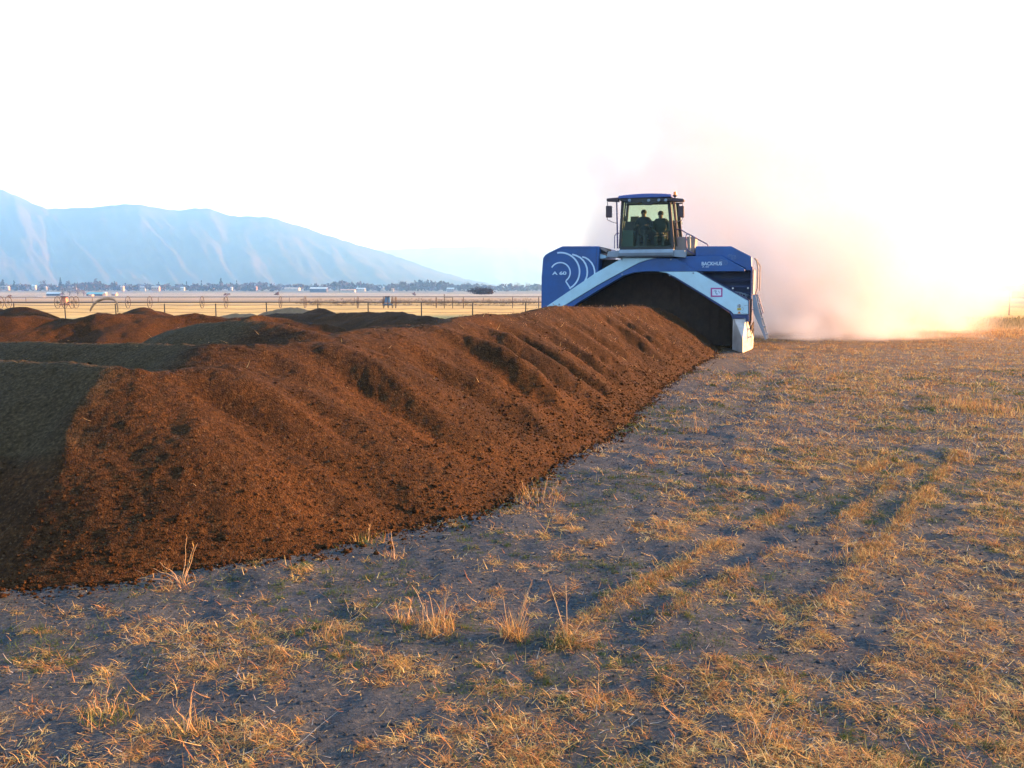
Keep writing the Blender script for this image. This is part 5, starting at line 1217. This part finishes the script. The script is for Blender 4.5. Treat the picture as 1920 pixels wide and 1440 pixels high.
plant(1585, 1055, 'pair of short pale stalks rising from a straw patch', [(0, .02, .23, 0), (0, -.03, .15, 0)], base_n=90, rad=.14, group=GRP)
plant(1836, 768, 'tall lone golden stalk in the grassy patch at the right', [(0, -.05, .70, 0)], base_n=260, rad=.5, base_len=.14, group=GRP)
plant(1795, 760, 'low golden grass patch at the left of the tall lone stalk', [(0, .05, .2, 0)], base_n=300, rad=.5, base_len=.13, cat='dead grass clump', name='grass_clump', group=GRP)
plant(1885, 775, 'broad golden grass patch at the right of the tall lone stalk', [(0, .08, .2, 0)], base_n=380, rad=.8, base_len=.14, cat='dead grass clump', name='grass_clump', group=GRP)
plant(1812, 868, 'three short upright stalks below the golden patch', [(0, -.06, .26, 0), (.03, .02, .27, 0), (.06, .12, .28, 0)], base_n=40, rad=.1, group=GRP)
plant(1300, 812, 'orange dead tuft on the edge of the grey lane', [(0, .03, .32, 0), (.05, -.02, .25, 0)], base_n=90, rad=.22, base_len=.1, group=GRP)
plant(1010, 935, 'tangled dry tuft where the windrow foot steps out', [(0, -.08, .25, 0), (.05, .05, .28, 0), (.1, .12, .2, 0), (-.08, -.1, .2, 0)], base_n=200, rad=.3, base_len=.11, cat='dead grass clump', name='grass_clump', group=GRP)
plant(690, 1015, 'green and tan weed growing at the very foot of the windrow', [(0, .02, .16, 0)], base_n=70, rad=.16, green=120, group=GRP)
# ------------------------------------------------------------------ air
def vol_box(name, x0, x1, y0, y1, z0, z1):
    mb = MB().box(x0, x1, y0, y1, z0, z1)
    return mb.build(name, None)
HAZE_D = 0.00027
hz = vol_box('haze', -9000, 9000, -200, 10500, -8, 660)
m = bpy.data.materials.new('valley_haze'); m.use_nodes = True; nt = m.node_tree; nt.nodes.clear()
out = nt.nodes.new('ShaderNodeOutputMaterial'); pv = nt.nodes.new('ShaderNodeVolumePrincipled')
pv.inputs['Color'].default_value = (.22, .52, 1.0, 1); pv.inputs['Absorption Color'].default_value = (1, 1, 1, 1)
pv.inputs['Density'].default_value = HAZE_D; pv.inputs['Anisotropy'].default_value = 0.5
nt.links.new(pv.outputs[0], out.inputs['Volume'])
hz.data.materials.append(m); tag(hz, 'pale blue haze filling the valley air', 'haze', kind='stuff')
# ------------------------------------------------------------------ dust thrown up behind the machine
dz = vol_box('dust_cloud', -2.0, 46, 34.2, 86, .02, 26)
m = bpy.data.materials.new('airborne_dust'); m.use_nodes = True; nt = m.node_tree; nt.nodes.clear()
out = nt.nodes.new('ShaderNodeOutputMaterial'); pv = nt.nodes.new('ShaderNodeVolumePrincipled')
pv.inputs['Color'].default_value = (.935, .912, .898, 1); pv.inputs['Anisotropy'].default_value = -.05
g = nt.nodes.new('ShaderNodeNewGeometry'); tco = nt.nodes.new('ShaderNodeTexCoord')
sp = nt.nodes.new('ShaderNodeSeparateXYZ'); nt.links.new(tco.outputs['Object'], sp.inputs[0])
def mth(op, a, b_=None, c_=None):
    n = nt.nodes.new('ShaderNodeMath'); n.operation = op
    for i, v in enumerate((a, b_, c_)):
        if v is None: continue
        if isinstance(v, (int, float)): n.inputs[i].default_value = v
        else: nt.links.new(v, n.inputs[i])
    return n.outputs[0]
def sstep(v, a, b_):
    n = nt.nodes.new('ShaderNodeMapRange'); n.interpolation_type = 'SMOOTHSTEP'; nt.links.new(v, n.inputs[0]); n.inputs[1].default_value = a; n.inputs[2].default_value = b_
    n.inputs[3].default_value = 0; n.inputs[4].default_value = 1; return n.outputs[0]
n1 = nt.nodes.new('ShaderNodeTexNoise'); n1.inputs['Scale'].default_value = .16; n1.inputs['Detail'].default_value = 4; nt.links.new(tco.outputs['Object'], n1.inputs['Vector'])
n2 = nt.nodes.new('ShaderNodeTexNoise'); n2.inputs['Scale'].default_value = .24; n2.inputs['Detail'].default_value = 5; n2.inputs['Roughness'].default_value = .6; nt.links.new(tco.outputs['Object'], n2.inputs['Vector'])
nz = mth('SUBTRACT', n1.outputs[0], .5)
Xn = mth('MULTIPLY_ADD', nz, 14.0, sp.outputs[0]); Yn = mth('MULTIPLY_ADD', nz, 6.0, sp.outputs[1]); Zn = mth('MULTIPLY_ADD', nz, 13.0, sp.outputs[2])
left = sstep(mth('MULTIPLY_ADD', sp.outputs[2], .12, Xn), 3.0, 13.0); right = mth('SUBTRACT', 1, sstep(mth('MULTIPLY_ADD', mth('SUBTRACT', sp.outputs[1], 38.0), -.5, Xn), 13.0, 25.0))
base = mth('MULTIPLY', mth('MAXIMUM', mth('SUBTRACT', sp.outputs[0], 15.0), 0), .11)
up = sstep(mth('SUBTRACT', Zn, base), -.8, .6)
low = mth('SUBTRACT', 1, sstep(Zn, 1.5, 9.0)); high = mth('SUBTRACT', 1, sstep(Zn, 7.0, 25.0))
vert = mth('MULTIPLY_ADD', low, .68, mth('MULTIPLY', high, .32))
yy = mth('MULTIPLY', sstep(mth('MULTIPLY_ADD', sp.outputs[0], -.10, Yn), 34.2, 37.5), mth('SUBTRACT', 1, sstep(Yn, 66, 82)))
dens = mth('MULTIPLY', mth('MULTIPLY', mth('MULTIPLY', left, right), mth('MULTIPLY', up, vert)), yy)
dens = mth('MULTIPLY', dens, mth('MULTIPLY', sstep(n2.outputs[0], .38, .60), 1.0))
nt.links.new(dens, pv.inputs['Density']); nt.links.new(pv.outputs[0], out.inputs['Volume'])
dz.data.materials.append(m); tag(dz, 'pale dust cloud billowing behind and right of the machine', 'dust', kind='stuff')
